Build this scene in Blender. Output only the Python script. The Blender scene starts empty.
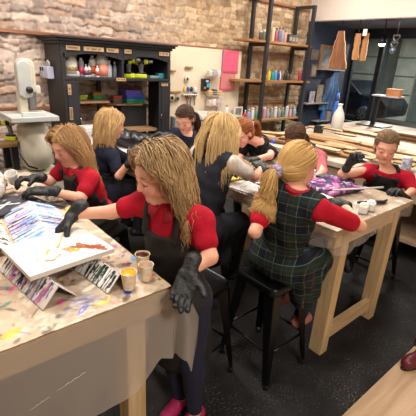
import bpy, math, random
import numpy as np
PI=math.pi
COL=bpy.context.scene.collection
V=lambda *a: np.array(a,float)
def nrm(v):
    v=np.asarray(v,float); return v/max(1e-9,np.linalg.norm(v))
# ---------------------------------------------------------------- camera frame (world: X along the stone wall, Y towards it, Z up)
FPX=378.0; PITCH=math.radians(21.2); ROLL=math.radians(-3.4); YAW=math.radians(41.0); EYE=V(0,0,1.70)
def _cam():
    fw=V(0,math.cos(PITCH),-math.sin(PITCH)); rt=V(1,0,0); dn=np.cross(fw,rt)
    R=np.array([math.cos(ROLL)*rt+math.sin(ROLL)*dn,-math.sin(ROLL)*rt+math.cos(ROLL)*dn,fw])
    M=np.array([[math.cos(YAW),math.sin(YAW),0],[-math.sin(YAW),math.cos(YAW),0],[0,0,1]])
    return R@M.T
RW=_cam()
def P(x,y,D):                       # photo direction (x,y) at measured distance D along the optical axis -> world point
    return EYE+(RW.T@V((x-208)/FPX,(y-208)/FPX,1))*D
def PZ(x,y,z):
    d=RW.T@V((x-208)/FPX,(y-208)/FPX,1); return EYE+d*((z-EYE[2])/d[2])
def PY_(x,y,Y):
    d=RW.T@V((x-208)/FPX,(y-208)/FPX,1); return EYE+d*(Y/d[1])
def PX_(x,y,X):
    d=RW.T@V((x-208)/FPX,(y-208)/FPX,1); return EYE+d*(X/d[0])
# ---------------------------------------------------------------- colours and materials
def lin(c):
    c=np.asarray(c,float); return np.where(c<=0.04045,c/12.92,((c+0.055)/1.055)**2.4)
def hx(s):
    s=s.lstrip('#'); return lin([int(s[i:i+2],16)/255 for i in (0,2,4)])
_M={}
def mat(name,col='#808080',rough=.6,metal=0,noise=0,nscale=30,bump=0,bscale=80,spec=.5,attr=False,emit=0,alpha=1,trans=0,ncol=None,coat=0,stretch=None):
    if name in _M: return _M[name]
    m=bpy.data.materials.new(name); m.use_nodes=True; nt=m.node_tree; N=nt.nodes; L=nt.links
    b=N['Principled BSDF']; c=hx(col) if isinstance(col,str) else np.asarray(col)
    b.inputs['Base Color'].default_value=(*c,1); b.inputs['Roughness'].default_value=rough; b.inputs['Metallic'].default_value=metal
    b.inputs['Specular IOR Level'].default_value=spec
    if coat: b.inputs['Coat Weight'].default_value=coat
    if alpha<1: b.inputs['Alpha'].default_value=alpha
    if trans: b.inputs['Transmission Weight'].default_value=trans
    if emit: b.inputs['Emission Color'].default_value=(*c,1); b.inputs['Emission Strength'].default_value=emit
    tc=N.new('ShaderNodeTexCoord'); vec=tc.outputs['Object']
    if stretch:
        mp=N.new('ShaderNodeMapping'); mp.inputs['Scale'].default_value=stretch; L.new(vec,mp.inputs[0]); vec=mp.outputs[0]
    src=None
    if attr:
        a=N.new('ShaderNodeAttribute'); a.attribute_name='Col'; src=a.outputs['Color']; L.new(src,b.inputs['Base Color'])
    if noise:
        n=N.new('ShaderNodeTexNoise'); n.inputs['Scale'].default_value=nscale; n.inputs['Detail'].default_value=5; L.new(vec,n.inputs['Vector'])
        r=N.new('ShaderNodeMapRange'); r.inputs[1].default_value=.3; r.inputs[2].default_value=.7; L.new(n.outputs[0],r.inputs[0])
        mx=N.new('ShaderNodeMix'); mx.data_type='RGBA'
        if ncol is not None:
            mx.inputs[6].default_value=(*c,1); mx.inputs[7].default_value=(*hx(ncol),1); L.new(r.outputs[0],mx.inputs[0])
            if src is not None: L.new(src,mx.inputs[6])
        else:
            mx.blend_type='MULTIPLY'; mx.inputs[0].default_value=1
            if src is not None: L.new(src,mx.inputs[6])
            else: mx.inputs[6].default_value=(*c,1)
            r2=N.new('ShaderNodeMapRange'); r2.inputs[3].default_value=1-noise; r2.inputs[4].default_value=1+noise*.5; L.new(r.outputs[0],r2.inputs[0])
            L.new(r2.outputs[0],mx.inputs[7])
        L.new(mx.outputs[2],b.inputs['Base Color'])
    if bump:
        n2=N.new('ShaderNodeTexNoise'); n2.inputs['Scale'].default_value=bscale; n2.inputs['Detail'].default_value=4; L.new(vec,n2.inputs['Vector'])
        bp=N.new('ShaderNodeBump'); bp.inputs['Strength'].default_value=bump; bp.inputs['Distance'].default_value=.01
        L.new(n2.outputs[0],bp.inputs['Height']); L.new(bp.outputs[0],b.inputs['Normal'])
    _M[name]=m; return m
def wood(name,c1,c2,scale=6,axis=0,rough=.6):
    if name in _M: return _M[name]
    m=mat(name,c1,rough=rough); nt=m.node_tree; N=nt.nodes; L=nt.links; b=N['Principled BSDF']
    tc=N.new('ShaderNodeTexCoord'); mp=N.new('ShaderNodeMapping'); s=[scale*6]*3; s[axis]=scale*.5; mp.inputs['Scale'].default_value=s; L.new(tc.outputs['Object'],mp.inputs[0])
    n=N.new('ShaderNodeTexNoise'); n.inputs['Scale'].default_value=1; n.inputs['Detail'].default_value=6; n.inputs['Distortion'].default_value=.6; L.new(mp.outputs[0],n.inputs['Vector'])
    r=N.new('ShaderNodeValToRGB'); r.color_ramp.elements[0].position=.35; r.color_ramp.elements[1].position=.68
    r.color_ramp.elements[0].color=(*hx(c2),1); r.color_ramp.elements[1].color=(*hx(c1),1); L.new(n.outputs[0],r.inputs[0]); L.new(r.outputs[0],b.inputs['Base Color'])
    bp=N.new('ShaderNodeBump'); bp.inputs['Strength'].default_value=.15; L.new(n.outputs[0],bp.inputs['Height']); L.new(bp.outputs[0],b.inputs['Normal'])
    return m
# ---------------------------------------------------------------- objects
def link(name,verts,faces,m,parent=None,smooth=False,cols=None,bevel=0,loc=None,rotz=0,seg=2):
    me=bpy.data.meshes.new(name)
    if isinstance(verts,np.ndarray) and isinstance(faces,np.ndarray):
        nf,kf=faces.shape; me.vertices.add(len(verts)); me.vertices.foreach_set('co',np.ascontiguousarray(verts,dtype=np.float32).ravel())
        me.loops.add(nf*kf); me.loops.foreach_set('vertex_index',np.ascontiguousarray(faces,dtype=np.int32).ravel()); me.polygons.add(nf)
        me.polygons.foreach_set('loop_start',np.arange(0,nf*kf,kf,dtype=np.int32)); me.update(calc_edges=True)
    else: me.from_pydata([tuple(map(float,v)) for v in verts],[],[tuple(map(int,f)) for f in faces])
    if cols is not None:
        a=me.color_attributes.new('Col','FLOAT_COLOR','POINT'); cc=np.ones((len(verts),4),np.float32); cc[:,:3]=cols
        a.data.foreach_set('color',cc.ravel())
    if smooth: me.polygons.foreach_set('use_smooth',[True]*len(me.polygons))
    me.update(); me.validate()
    o=bpy.data.objects.new(name,me); COL.objects.link(o)
    if m is not None: me.materials.append(m)
    if parent is not None: o.parent=parent
    if loc is not None: o.location=tuple(map(float,loc))
    if rotz: o.rotation_euler=(0,0,rotz)
    if bevel:
        md=o.modifiers.new('bevel','BEVEL'); md.width=bevel; md.segments=seg; md.limit_method='ANGLE'; md.angle_limit=math.radians(40)
    return o
def tag(o,label=None,cat=None,group=None,kind=None):
    if label: o['label']=label
    if cat: o['category']=cat
    if group: o['group']=group
    if kind: o['kind']=kind
    return o
def thing(name,label,cat,loc=(0,0,0),rotz=0,group=None):
    o=bpy.data.objects.new(name,None); o.empty_display_size=.05; COL.objects.link(o); o.location=tuple(map(float,loc)); o.rotation_euler=(0,0,rotz)
    return tag(o,label,cat,group)
def dup(root,loc,rotz=0,label=None,group=None):
    def cp(o,par):
        c=o.copy(); COL.objects.link(c); c.parent=par
        for ch in [x for x in bpy.data.objects if x.parent is o]: cp(ch,c)
        return c
    r=cp(root,None); r.location=tuple(map(float,loc)); r.rotation_euler=(0,0,rotz)
    if label: r['label']=label
    if group: r['group']=group
    return r
class MB:
    def __init__(s): s.v=[]; s.f=[]; s.c=[]
    def add(s,v,f,col=None):
        o=len(s.v); s.v+= [tuple(map(float,p)) for p in v]; s.f+=[tuple(i+o for i in q) for q in f]
        s.c+=[tuple(col if col is not None else (1,1,1))]*len(v); return s
    def box(s,lo,hi,col=None):
        x0,y0,z0=lo; x1,y1,z1=hi
        return s.add([(x0,y0,z0),(x1,y0,z0),(x1,y1,z0),(x0,y1,z0),(x0,y0,z1),(x1,y0,z1),(x1,y1,z1),(x0,y1,z1)],
            [(0,3,2,1),(4,5,6,7),(0,1,5,4),(1,2,6,5),(2,3,7,6),(3,0,4,7)],col)
    def bar(s,p0,p1,w,h,up=(0,0,1),w1=None,h1=None,col=None):      # box bar between two points, optional taper
        p0=V(*p0); p1=V(*p1); a=nrm(p1-p0); up=(0,1,0) if abs(a@V(*up))>.98 else up; r=nrm(np.cross(a,up)); u=np.cross(r,a); w1=w if w1 is None else w1; h1=h if h1 is None else h1
        q=[]
        for p,ww,hh in ((p0,w,h),(p1,w1,h1)): q+=[p-r*ww/2-u*hh/2,p+r*ww/2-u*hh/2,p+r*ww/2+u*hh/2,p-r*ww/2+u*hh/2]
        return s.add(q,[(0,3,2,1),(4,5,6,7),(0,1,5,4),(1,2,6,5),(2,3,7,6),(3,0,4,7)],col)
    def tube(s,pts,r,n=8,col=None,flat=1):
        pts=[V(*p) for p in pts]; k=len(pts); rr=r if hasattr(r,'__len__') else [r]*k; vs=[]; fs=[]
        ref=V(0,0,1)
        for i,p in enumerate(pts):
            t=nrm(pts[min(i+1,k-1)]-pts[max(i-1,0)])
            if abs(t@ref)>.95: ref=V(1,0,0) if abs(t[0])<.9 else V(0,1,0)
            a=nrm(np.cross(t,ref)); b=np.cross(a,t)
            for j in range(n):
                th=2*PI*j/n; vs.append(p+(a*math.cos(th)+b*math.sin(th)*flat)*rr[i])
        for i in range(k-1):
            for j in range(n): fs.append((i*n+j,i*n+(j+1)%n,(i+1)*n+(j+1)%n,(i+1)*n+j))
        fs.append(tuple(range(n))[::-1]); fs.append(tuple((k-1)*n+j for j in range(n)))
        return s.add(vs,fs,col)
    def lathe(s,prof,c=(0,0,0),n=20,col=None,axis=2):
        vs=[]; fs=[]; k=len(prof)
        for r,z in prof:
            for j in range(n):
                th=2*PI*j/n; q=[r*math.cos(th),r*math.sin(th),z]
                if axis==0: q=[q[2],q[0],q[1]]
                if axis==1: q=[q[1],q[2],q[0]]
                vs.append((q[0]+c[0],q[1]+c[1],q[2]+c[2]))
        for i in range(k-1):
            for j in range(n): fs.append((i*n+j,i*n+(j+1)%n,(i+1)*n+(j+1)%n,(i+1)*n+j))
        if prof[0][0]>1e-5: fs.append(tuple(range(n))[::-1])
        if prof[-1][0]>1e-5: fs.append(tuple((k-1)*n+j for j in range(n)))
        return s.add(vs,fs,col)
    def prism(s,poly,o,ax,ay,d,col=None):           # polygon (x,y) in plane o+ax*x+ay*y, pushed by vector d
        o=V(*o); ax=V(*ax); ay=V(*ay); d=V(*d); n=len(poly)
        a=[o+ax*x+ay*y for x,y in poly]; b=[p+d for p in a]
        fs=[tuple(range(n))[::-1],tuple(range(n,2*n))]+[(i,(i+1)%n,n+(i+1)%n,n+i) for i in range(n)]
        if np.cross(ax,ay)@d<0: fs=[q[::-1] for q in fs]
        return s.add(a+b,fs,col)
    def grid(s,G,col=None):                         # G: (nu,nv,3)
        nu,nv=G.shape[:2]; f=[(i*nv+j,(i+1)*nv+j,(i+1)*nv+j+1,i*nv+j+1) for i in range(nu-1) for j in range(nv-1)]
        return s.add(G.reshape(-1,3),f,col)
    def build(s,name,m,parent=None,smooth=False,bevel=0,loc=None,rotz=0,cols=False,seg=2):
        return link(name,s.v,s.f,m,parent,smooth,np.array(s.c) if cols else None,bevel,loc,rotz,seg)
def auto(o,deg=40):
    me=o.data; me.polygons.foreach_set('use_smooth',[True]*len(me.polygons))
    try: me.set_sharp_from_angle(angle=math.radians(deg))
    except Exception: pass
    return o
# ---------------------------------------------------------------- painted surfaces: a dense sheet with its own colours
def vnoise(shape,cell,rng,octv=3):
    out=np.zeros(shape); amp=1; tot=0
    for o in range(octv):
        c=max(2,cell/(2**o)); gx=int(shape[0]/c)+3; gy=int(shape[1]/c)+3; g=rng.random((gx,gy))
        x=np.arange(shape[0])/c; y=np.arange(shape[1])/c; xi=x.astype(int); yi=y.astype(int); fx=(x-xi); fy=(y-yi); fx=fx*fx*(3-2*fx); fy=fy*fy*(3-2*fy)
        a=g[np.ix_(xi,yi)]*(1-fy)+g[np.ix_(xi,yi+1)]*fy; b=g[np.ix_(xi+1,yi)]*(1-fy)+g[np.ix_(xi+1,yi+1)]*fy
        out+=amp*(a*(1-fx)[:,None]+b*fx[:,None]); tot+=amp; amp*=.5
    return out/tot
class Paint:
    def __init__(s,w,h,step,base,seed=1):
        s.rng=np.random.default_rng(seed); s.nx=int(w/step)+1; s.ny=int(h/step)+1; s.w=w; s.h=h
        s.X,s.Y=np.meshgrid(np.linspace(0,w,s.nx),np.linspace(0,h,s.ny),indexing='ij'); s.step=step
        s.C=np.ones((s.nx,s.ny,3))*hx(base); s.N=vnoise((s.nx,s.ny),.02/step,s.rng)-.5; s.N2=vnoise((s.nx,s.ny),.008/step,s.rng)-.5
    def lay(s,mask,col,a=1):
        c=hx(col) if isinstance(col,str) else col; m=np.clip(mask,0,1)[...,None]*a; s.C=s.C*(1-m)+c*m
    def blob(s,x,y,r,col,a=1,ax=1,rot=0,rag=.9):
        dx=s.X-x; dy=s.Y-y; c,sn=math.cos(rot),math.sin(rot); u=(dx*c+dy*sn)/ax; v=-dx*sn+dy*c
        s.lay((r-np.hypot(u,v)+s.N*r*rag+s.N2*r*rag*.6)/(s.step*1.2)+.5,col,a)
    def stroke(s,p,q,w,col,a=1,rag=.6):
        p=V(*p); q=V(*q); d=q-p; L=max(1e-6,d@d); t=np.clip(((s.X-p[0])*d[0]+(s.Y-p[1])*d[1])/L,0,1)
        dist=np.hypot(s.X-p[0]-d[0]*t,s.Y-p[1]-d[1]*t); s.lay((w-dist+s.N2*w*rag*2)/(s.step*1.2)+.5,col,a)
    def mottle(s,col,cell,lo,hi,a=1):
        n=vnoise((s.nx,s.ny),cell/s.step,s.rng,4); s.lay((n-lo)/(hi-lo),col,a)
    def splats(s,n,cols,r0,r1,a=.9,region=None):
        for i in range(n):
            x0,x1,y0,y1=region or (0,s.w,0,s.h)
            s.blob(s.rng.uniform(x0,x1),s.rng.uniform(y0,y1),r0+(r1-r0)*s.rng.random()**2.5,cols[s.rng.integers(len(cols))],a,1+s.rng.random()*2.5,s.rng.random()*PI)
    def mesh(s,name,m,parent,o,ax,ay,thick=0,bump=0,loc=None,smooth=True):
        o=V(*o); ax=V(*ax); ay=V(*ay); n=nrm(np.cross(ax,ay)); Q=o+s.X[...,None]*ax+s.Y[...,None]*ay
        if bump: Q=Q+n*(s.N[...,None]*bump)
        nu,nv=s.nx,s.ny; I=np.arange(nu*nv).reshape(nu,nv)
        F=np.stack([I[:-1,:-1],I[1:,:-1],I[1:,1:],I[:-1,1:]],-1).reshape(-1,4)
        vs=Q.reshape(-1,3); cs=s.C.reshape(-1,3); fs=F.tolist()
        if thick:
            k=len(vs); rim=list(I[:,0])+list(I[-1,1:])+list(I[-2::-1,-1])+list(I[0,-2:0:-1]); lowv=vs[rim]-n*thick; vs=np.vstack([vs,lowv]); cs=np.vstack([cs,cs[rim]]); r=len(rim)
            for i in range(r): j=(i+1)%r; fs.append((rim[j],rim[i],k+i,k+j))
            fs.append(tuple(k+i for i in range(r))[::-1])
        return link(name,vs,fs,m,parent,smooth,cs,loc=loc)
# ---------------------------------------------------------------- continuous organic surfaces
def prim_eval(p,X,Y,Z,d=0):
    t=p[0]
    if t=='rc':
        a,b,ra,rb=p[1:5]; ba=b-a; L=ba@ba
        px,py,pz=X-a[0],Y-a[1],Z-a[2]
        h=np.clip((px*ba[0]+py*ba[1]+pz*ba[2])/max(L,1e-9),0,1)
        return np.sqrt((px-ba[0]*h)**2+(py-ba[1]*h)**2+(pz-ba[2]*h)**2)-(ra+(rb-ra)*h)-d
    c,r,R=p[1:4]; px,py,pz=X-c[0],Y-c[1],Z-c[2]
    u=R[0][0]*px+R[0][1]*py+R[0][2]*pz; v=R[1][0]*px+R[1][1]*py+R[1][2]*pz; w=R[2][0]*px+R[2][1]*py+R[2][2]*pz
    if t=='el':
        r=[q+d for q in r]
        k0=np.sqrt((u/r[0])**2+(v/r[1])**2+(w/r[2])**2); k1=np.sqrt((u/r[0]**2)**2+(v/r[1]**2)**2+(w/r[2]**2)**2)
        return k0*(k0-1)/np.maximum(k1,1e-6)
    rd=p[4]
    qx,qy,qz=np.abs(u)-(r[0]-rd),np.abs(v)-(r[1]-rd),np.abs(w)-(r[2]-rd)
    return np.sqrt(np.maximum(qx,0)**2+np.maximum(qy,0)**2+np.maximum(qz,0)**2)+np.minimum(np.maximum(qx,np.maximum(qy,qz)),0)-rd-d
def prim_box(p,d=0):
    if p[0]=='rc':
        a,b,ra,rb=p[1:5]; r=max(ra,rb)+d; return np.minimum(a,b)-r,np.maximum(a,b)+r
    c,r,R=p[1:4]; e=np.abs(R).T@(np.array(r)+d); return c-e,c+e
def smin(a,b,k):
    h=np.maximum(k-np.abs(a-b),0)/k; return np.minimum(a,b)-h*h*k*.25
class Vol:
    def __init__(s,prims,h,d=0,pad=.03,ks=None):
        bs=[prim_box(p,d) for p in prims if p[-1]>0]; lo=np.min([b[0] for b in bs],0)-pad; hi=np.max([b[1] for b in bs],0)+pad
        s.lo=lo; s.h=h; n=np.ceil((hi-lo)/h).astype(int)+1; s.D=np.full(tuple(n),9.0,np.float32); s.n=n
        for p in prims: s.add(p,d)
    def sl(s,lo,hi):
        a=np.maximum(((lo-s.lo)/s.h).astype(int),0); b=np.minimum(np.ceil((hi-s.lo)/s.h).astype(int)+1,s.n); return a,b
    def axes(s,a,b): return [ (s.lo[i]+s.h*np.arange(a[i],b[i])).astype(np.float32).reshape([-1 if j==i else 1 for j in range(3)]) for i in range(3)]
    def add(s,p,d=0):
        k=p[-1]; sub=k<0; k=abs(k); lo,hi=prim_box(p,d); m=k+.03; a,b=s.sl(lo-m,hi+m)
        if np.any(b<=a): return
        S=tuple(slice(a[i],b[i]) for i in range(3)); e=prim_eval(p,*s.axes(a,b),d)
        if sub: s.D[S]=-smin(-s.D[S],e,k)
        else: s.D[S]=smin(s.D[S],e,k)
    def clip(s,fn):
        s.D=np.maximum(s.D,fn(*s.axes(np.zeros(3,int),s.n)).astype(np.float32)); return s
    def mesh(s):
        D=s.D; D=D.copy(); D[0]=D[-1]=9; D[:,0]=D[:,-1]=9; D[:,:,0]=D[:,:,-1]=9
        ins=D<0; n=D.shape
        cnt=np.zeros((n[0]-1,n[1]-1,n[2]-1),np.int8)
        cs=[(i,j,k) for i in (0,1) for j in (0,1) for k in (0,1)]
        g=lambda A,c:A[c[0]:n[0]-1+c[0],c[1]:n[1]-1+c[1],c[2]:n[2]-1+c[2]]
        for c in cs: cnt+=g(ins,c)
        act=np.argwhere((cnt>0)&(cnt<8)); idx=np.full(cnt.shape,-1,np.int32); idx[tuple(act.T)]=np.arange(len(act))
        val={c:D[act[:,0]+c[0],act[:,1]+c[1],act[:,2]+c[2]] for c in cs}
        acc=np.zeros((len(act),3)); num=np.zeros(len(act))
        for c in cs:
            for ax in range(3):
                if c[ax]==0:
                    e=list(c); e[ax]=1; e=tuple(e); va,vb=val[c],val[e]; cr=(va<0)!=(vb<0); t=np.where(cr,va/np.where(cr,va-vb,1),0)
                    q=np.array(c,float)[None,:].repeat(len(act),0); q[:,ax]=t; acc+=q*cr[:,None]; num+=cr
        vs=s.lo+s.h*(act+acc/np.maximum(num,1)[:,None]); F=[]
        for ax in range(3):
            sl0=[slice(None)]*3; sl1=[slice(None)]*3; sl0[ax]=slice(0,-1); sl1[ax]=slice(1,None)
            A=ins[tuple(sl0)]; B=ins[tuple(sl1)]; e=np.argwhere(A!=B); o=[i for i in range(3) if i!=ax]
            e=e[(e[:,o[0]]>0)&(e[:,o[1]]>0)&(e[:,o[0]]<n[o[0]]-1)&(e[:,o[1]]<n[o[1]]-1)]
            flag=A[tuple(e.T)]; q=[]
            for d0,d1 in ((-1,-1),(0,-1),(0,0),(-1,0)):
                f=e.copy(); f[:,o[0]]+=d0; f[:,o[1]]+=d1; q.append(idx[tuple(f.T)])
            q=np.stack(q,1)
            fl=flag if ax!=1 else ~flag
            q[~fl]=q[~fl][:,::-1]; F.append(q)
        F=np.vstack(F); F=F[(F>=0).all(1)]
        return vs,F
def relax(vs,F,it=2):
    E=np.vstack([F[:,[0,1]],F[:,[1,2]],F[:,[2,3]],F[:,[3,0]]]); E=np.vstack([E,E[:,::-1]])
    deg=np.bincount(E[:,0],minlength=len(vs)).astype(float)[:,None]
    for _ in range(it):
        acc=np.stack([np.bincount(E[:,0],weights=vs[E[:,1],i],minlength=len(vs)) for i in range(3)],1); vs=vs*.5+.5*acc/np.maximum(deg,1)
    return vs
# ================================================================ people
def orient(F,vs):
    t=vs[F]; a=np.cross(t[:,1]-t[:,0],t[:,2]-t[:,0]); return F if np.einsum('ij,ij->',a,t[:,0]-vs.mean(0))>0 else F[:,::-1]
def skin_mesh(name,prims,h,m,parent,base,d=0,clip=None,cols=None,it=1,post=None):
    v=Vol(prims,h,d)
    if clip:
        for c in (clip if isinstance(clip,list) else [clip]): v.clip(c)
    vs,F=v.mesh()
    if len(vs)==0: print('EMPTY',name); return None
    vs=relax(vs,F,it); F=orient(F,vs)
    if post is not None: vs=post(vs)
    c=cols(vs) if cols else None
    return link(name,vs-base,F,m,parent,True,c)
def basis(fwd,up=(0,0,1)):
    f=nrm(fwd); s=nrm(np.cross(f,up)); u=np.cross(s,f); return np.array([s,f,u])      # rows: side(right), forward, up
SKIN=hx('#dda288')
def head_prims(c,B,k=1.0):
    L=lambda x,y,z: c+k*(x*B[0]+y*B[1]+z*B[2])
    el=lambda p,r,kk: ('el',L(*p),[k*q for q in r],B,kk)
    rc=lambda a,b,ra,rb,kk: ('rc',L(*a),L(*b),k*ra,k*rb,kk)
    H=[el((0,-.012,.030),(.071,.090,.080),.02), el((0,.022,-.035),(.056,.060,.068),.03), rc((-.012,.058,-.088),(.012,.058,-.088),.017,.017,.03)]
    for s in (-1,1):
        H+=[rc((s*.030,.054,-.036),(s*.036,.040,-.050),.027,.022,.02), rc((s*.012,.071,.022),(s*.042,.060,.022),.013,.012,.014)]
    H+=[rc((0,.079,.006),(0,.093,-.026),.0075,.0105,.012), rc((-.009,.085,-.029),(.009,.085,-.029),.007,.007,.008)]
    for s in (-1,1): H+=[('el',L(s*.031,.088,.000),[k*.017,k*.014,k*.011],B,-.010)]
    for s in (-1,1): H+=[('el',L(s*.031,.0685,-.001),[k*.0145,k*.013,k*.0125],B,.004)]
    H+=[rc((-.015,.076,-.052),(.015,.076,-.052),.0065,.0065,.006), rc((-.012,.075,-.062),(.012,.075,-.062),.0072,.0072,.006)]
    for s in (-1,1): H+=[('el',L(s*.073,-.010,-.006),[k*.008,k*.018,k*.028],B,.006)]
    return H
def head_cols(c,B,k,skin,blush=.5):
    def fn(vs):
        q=(vs-c)@B.T/k; x,y,z=np.abs(q[:,0]),q[:,1],q[:,2]; C=np.ones((len(vs),3))*skin
        def mixc(C,m,col,a): m=(np.clip(m,0,1)*a)[:,None]; return C*(1-m)+np.asarray(col)*m
        near=(np.linalg.norm(q,axis=1)<.16)
        C=mixc(C,near*np.exp(-((x-.038)**2+(z+.035)**2)/.0004)*(y>.02),hx('#d5786a'),blush)
        C=mixc(C,near*np.exp(-(q[:,0]**2+(z+.028)**2)/.00012)*(y>.08),hx('#d98272'),.4)
        C=mixc(C,near*(y>.066)*np.clip(1.6-np.hypot(x/.019,(z+.057)/.0105)*1.3,0,1),hx('#b85a56'),.85)
        return C
    return fn
def glove_prims(W,a,n,thumb,curl=(.5,.7,.5),s=1.0,spread=.05,tcurl=.5):
    a=nrm(a); n=nrm(n-a*(n@a)); t=thumb*np.cross(a,n); pr=[]
    L=lambda x,y,z: W+s*(x*a+y*t+z*n)
    B=np.array([a,t,n])
    pr.append(('rc',L(-.035,0,0),L(.01,0,0),s*.028,s*.023,.012))
    pr.append(('bx',L(.042,0,.002),[s*.042,s*.033,s*.0135],B,s*.0125,.014))
    pr.append(('rc',L(.012,.018,.006),L(.045,.026,.006),s*.015,s*.012,.012))
    for i,(off,ln) in enumerate(((.026,.062),(.0088,.070),(-.0088,.065),(-.025,.050))):
        th=0; p=L(.074-(.006 if i in (0,3) else 0),off,.002); sp=(1.5-i)*spread; r=.0092 if i<3 else .0082
        d0=nrm(a*math.cos(sp)+t*math.sin(sp))
        for j,fr in enumerate((.45,.31,.24)):
            th+=curl[j]*(1+.12*(i-1)); d=d0*math.cos(th)+n*math.sin(th); q=p+s*ln*fr*d
            pr.append(('rc',p,q,s*(r-.0006*j),s*(r-.0006*(j+1)),.0035)); p=q
    p=L(.022,.028,.008); d=nrm(.55*a+.75*t+.35*n); q=p+s*.030*d; pr.append(('rc',p,q,s*.012,s*.0105,.01)); d=nrm(d+n*tcurl+a*.35-t*.35*tcurl); pr.append(('rc',q,q+s*.028*d,s*.0105,s*.0085,.004))
    return pr
def hair_cap_fn(c,B,k,low=-.02):
    def fn(X,Y,Z):
        x=((X-c[0])*B[0][0]+(Y-c[1])*B[0][1]+(Z-c[2])*B[0][2])/k; y=((X-c[0])*B[1][0]+(Y-c[1])*B[1][1]+(Z-c[2])*B[1][2])/k; z=((X-c[0])*B[2][0]+(Y-c[1])*B[2][1]+(Z-c[2])*B[2][2])/k
        face=np.minimum(y-.028-.25*np.maximum(z,0),.060-z*1.0)       # in front of the ears and under the hairline
        return np.maximum(face,np.maximum(low-.3*np.maximum(-y,0)-z,np.minimum(y+.0,.012-z)*1.0))*k
    return fn
def strands(A,Ls,ds,K,r,rng,wave,sides=4,lam=(.07,.13)):
    """A (steps,n,3) paths of step ds, cut to lengths Ls -> tapered strands, all at once"""
    m,n=A.shape[:2]; t=np.linspace(0,1,K); u=np.clip(t[:,None]*np.minimum(Ls/ds,m-1)[None,:],0,m-1.001); i0=u.astype(int); f=(u-i0)[...,None]; J=np.arange(n)[None,:].repeat(K,0)
    Q=A[i0,J]*(1-f)+A[np.minimum(i0+1,m-1),J]*f
    ph=rng.random(n)*6.28; la=rng.uniform(lam[0],lam[1],n); arc=t[:,None]*Ls[None,:]; env=np.clip(t*1.6-.25,0,1)[:,None]*wave*rng.uniform(.4,1.3,n)[None,:]
    az=rng.random(n)*6.28; ex=np.stack([np.cos(az),np.sin(az),0*az],-1); ey=np.stack([-np.sin(az),np.cos(az),0*az],-1)
    Q=Q+(np.sin(ph+6.28*arc/la)*env)[...,None]*ex+(np.cos(ph+5.6*arc/la)*env*.6)[...,None]*ey
    T=np.gradient(Q,axis=0); T/=np.maximum(np.linalg.norm(T,axis=2,keepdims=True),1e-9)
    ref=np.stack([np.cos(az),np.sin(az),.3+0*az],-1)[None]; X=np.cross(T,ref); X/=np.maximum(np.linalg.norm(X,axis=2,keepdims=True),1e-9); Y=np.cross(T,X)
    R=(r*np.minimum(1,.75+t)*(1-.75*t**3))[:,None]*rng.uniform(.7,1.3,n)[None,:]
    th=2*PI*np.arange(sides)/sides; P_=Q[:,:,None,:]+R[:,:,None,None]*(np.cos(th)[:,None]*X[:,:,None,:]+np.sin(th)[:,None]*Y[:,:,None,:])
    P_=P_.transpose(1,0,2,3).reshape(-1,3); base=(np.arange(n)*K*sides)[:,None,None]; k=(np.arange(K-1)*sides)[None,:,None]; a=np.arange(sides)[None,None,:]; b=(a+1)%sides
    F=np.stack([base+k+a,base+k+b,base+k+sides+b,base+k+sides+a],-1).reshape(-1,4)
    return P_,F,t
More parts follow.
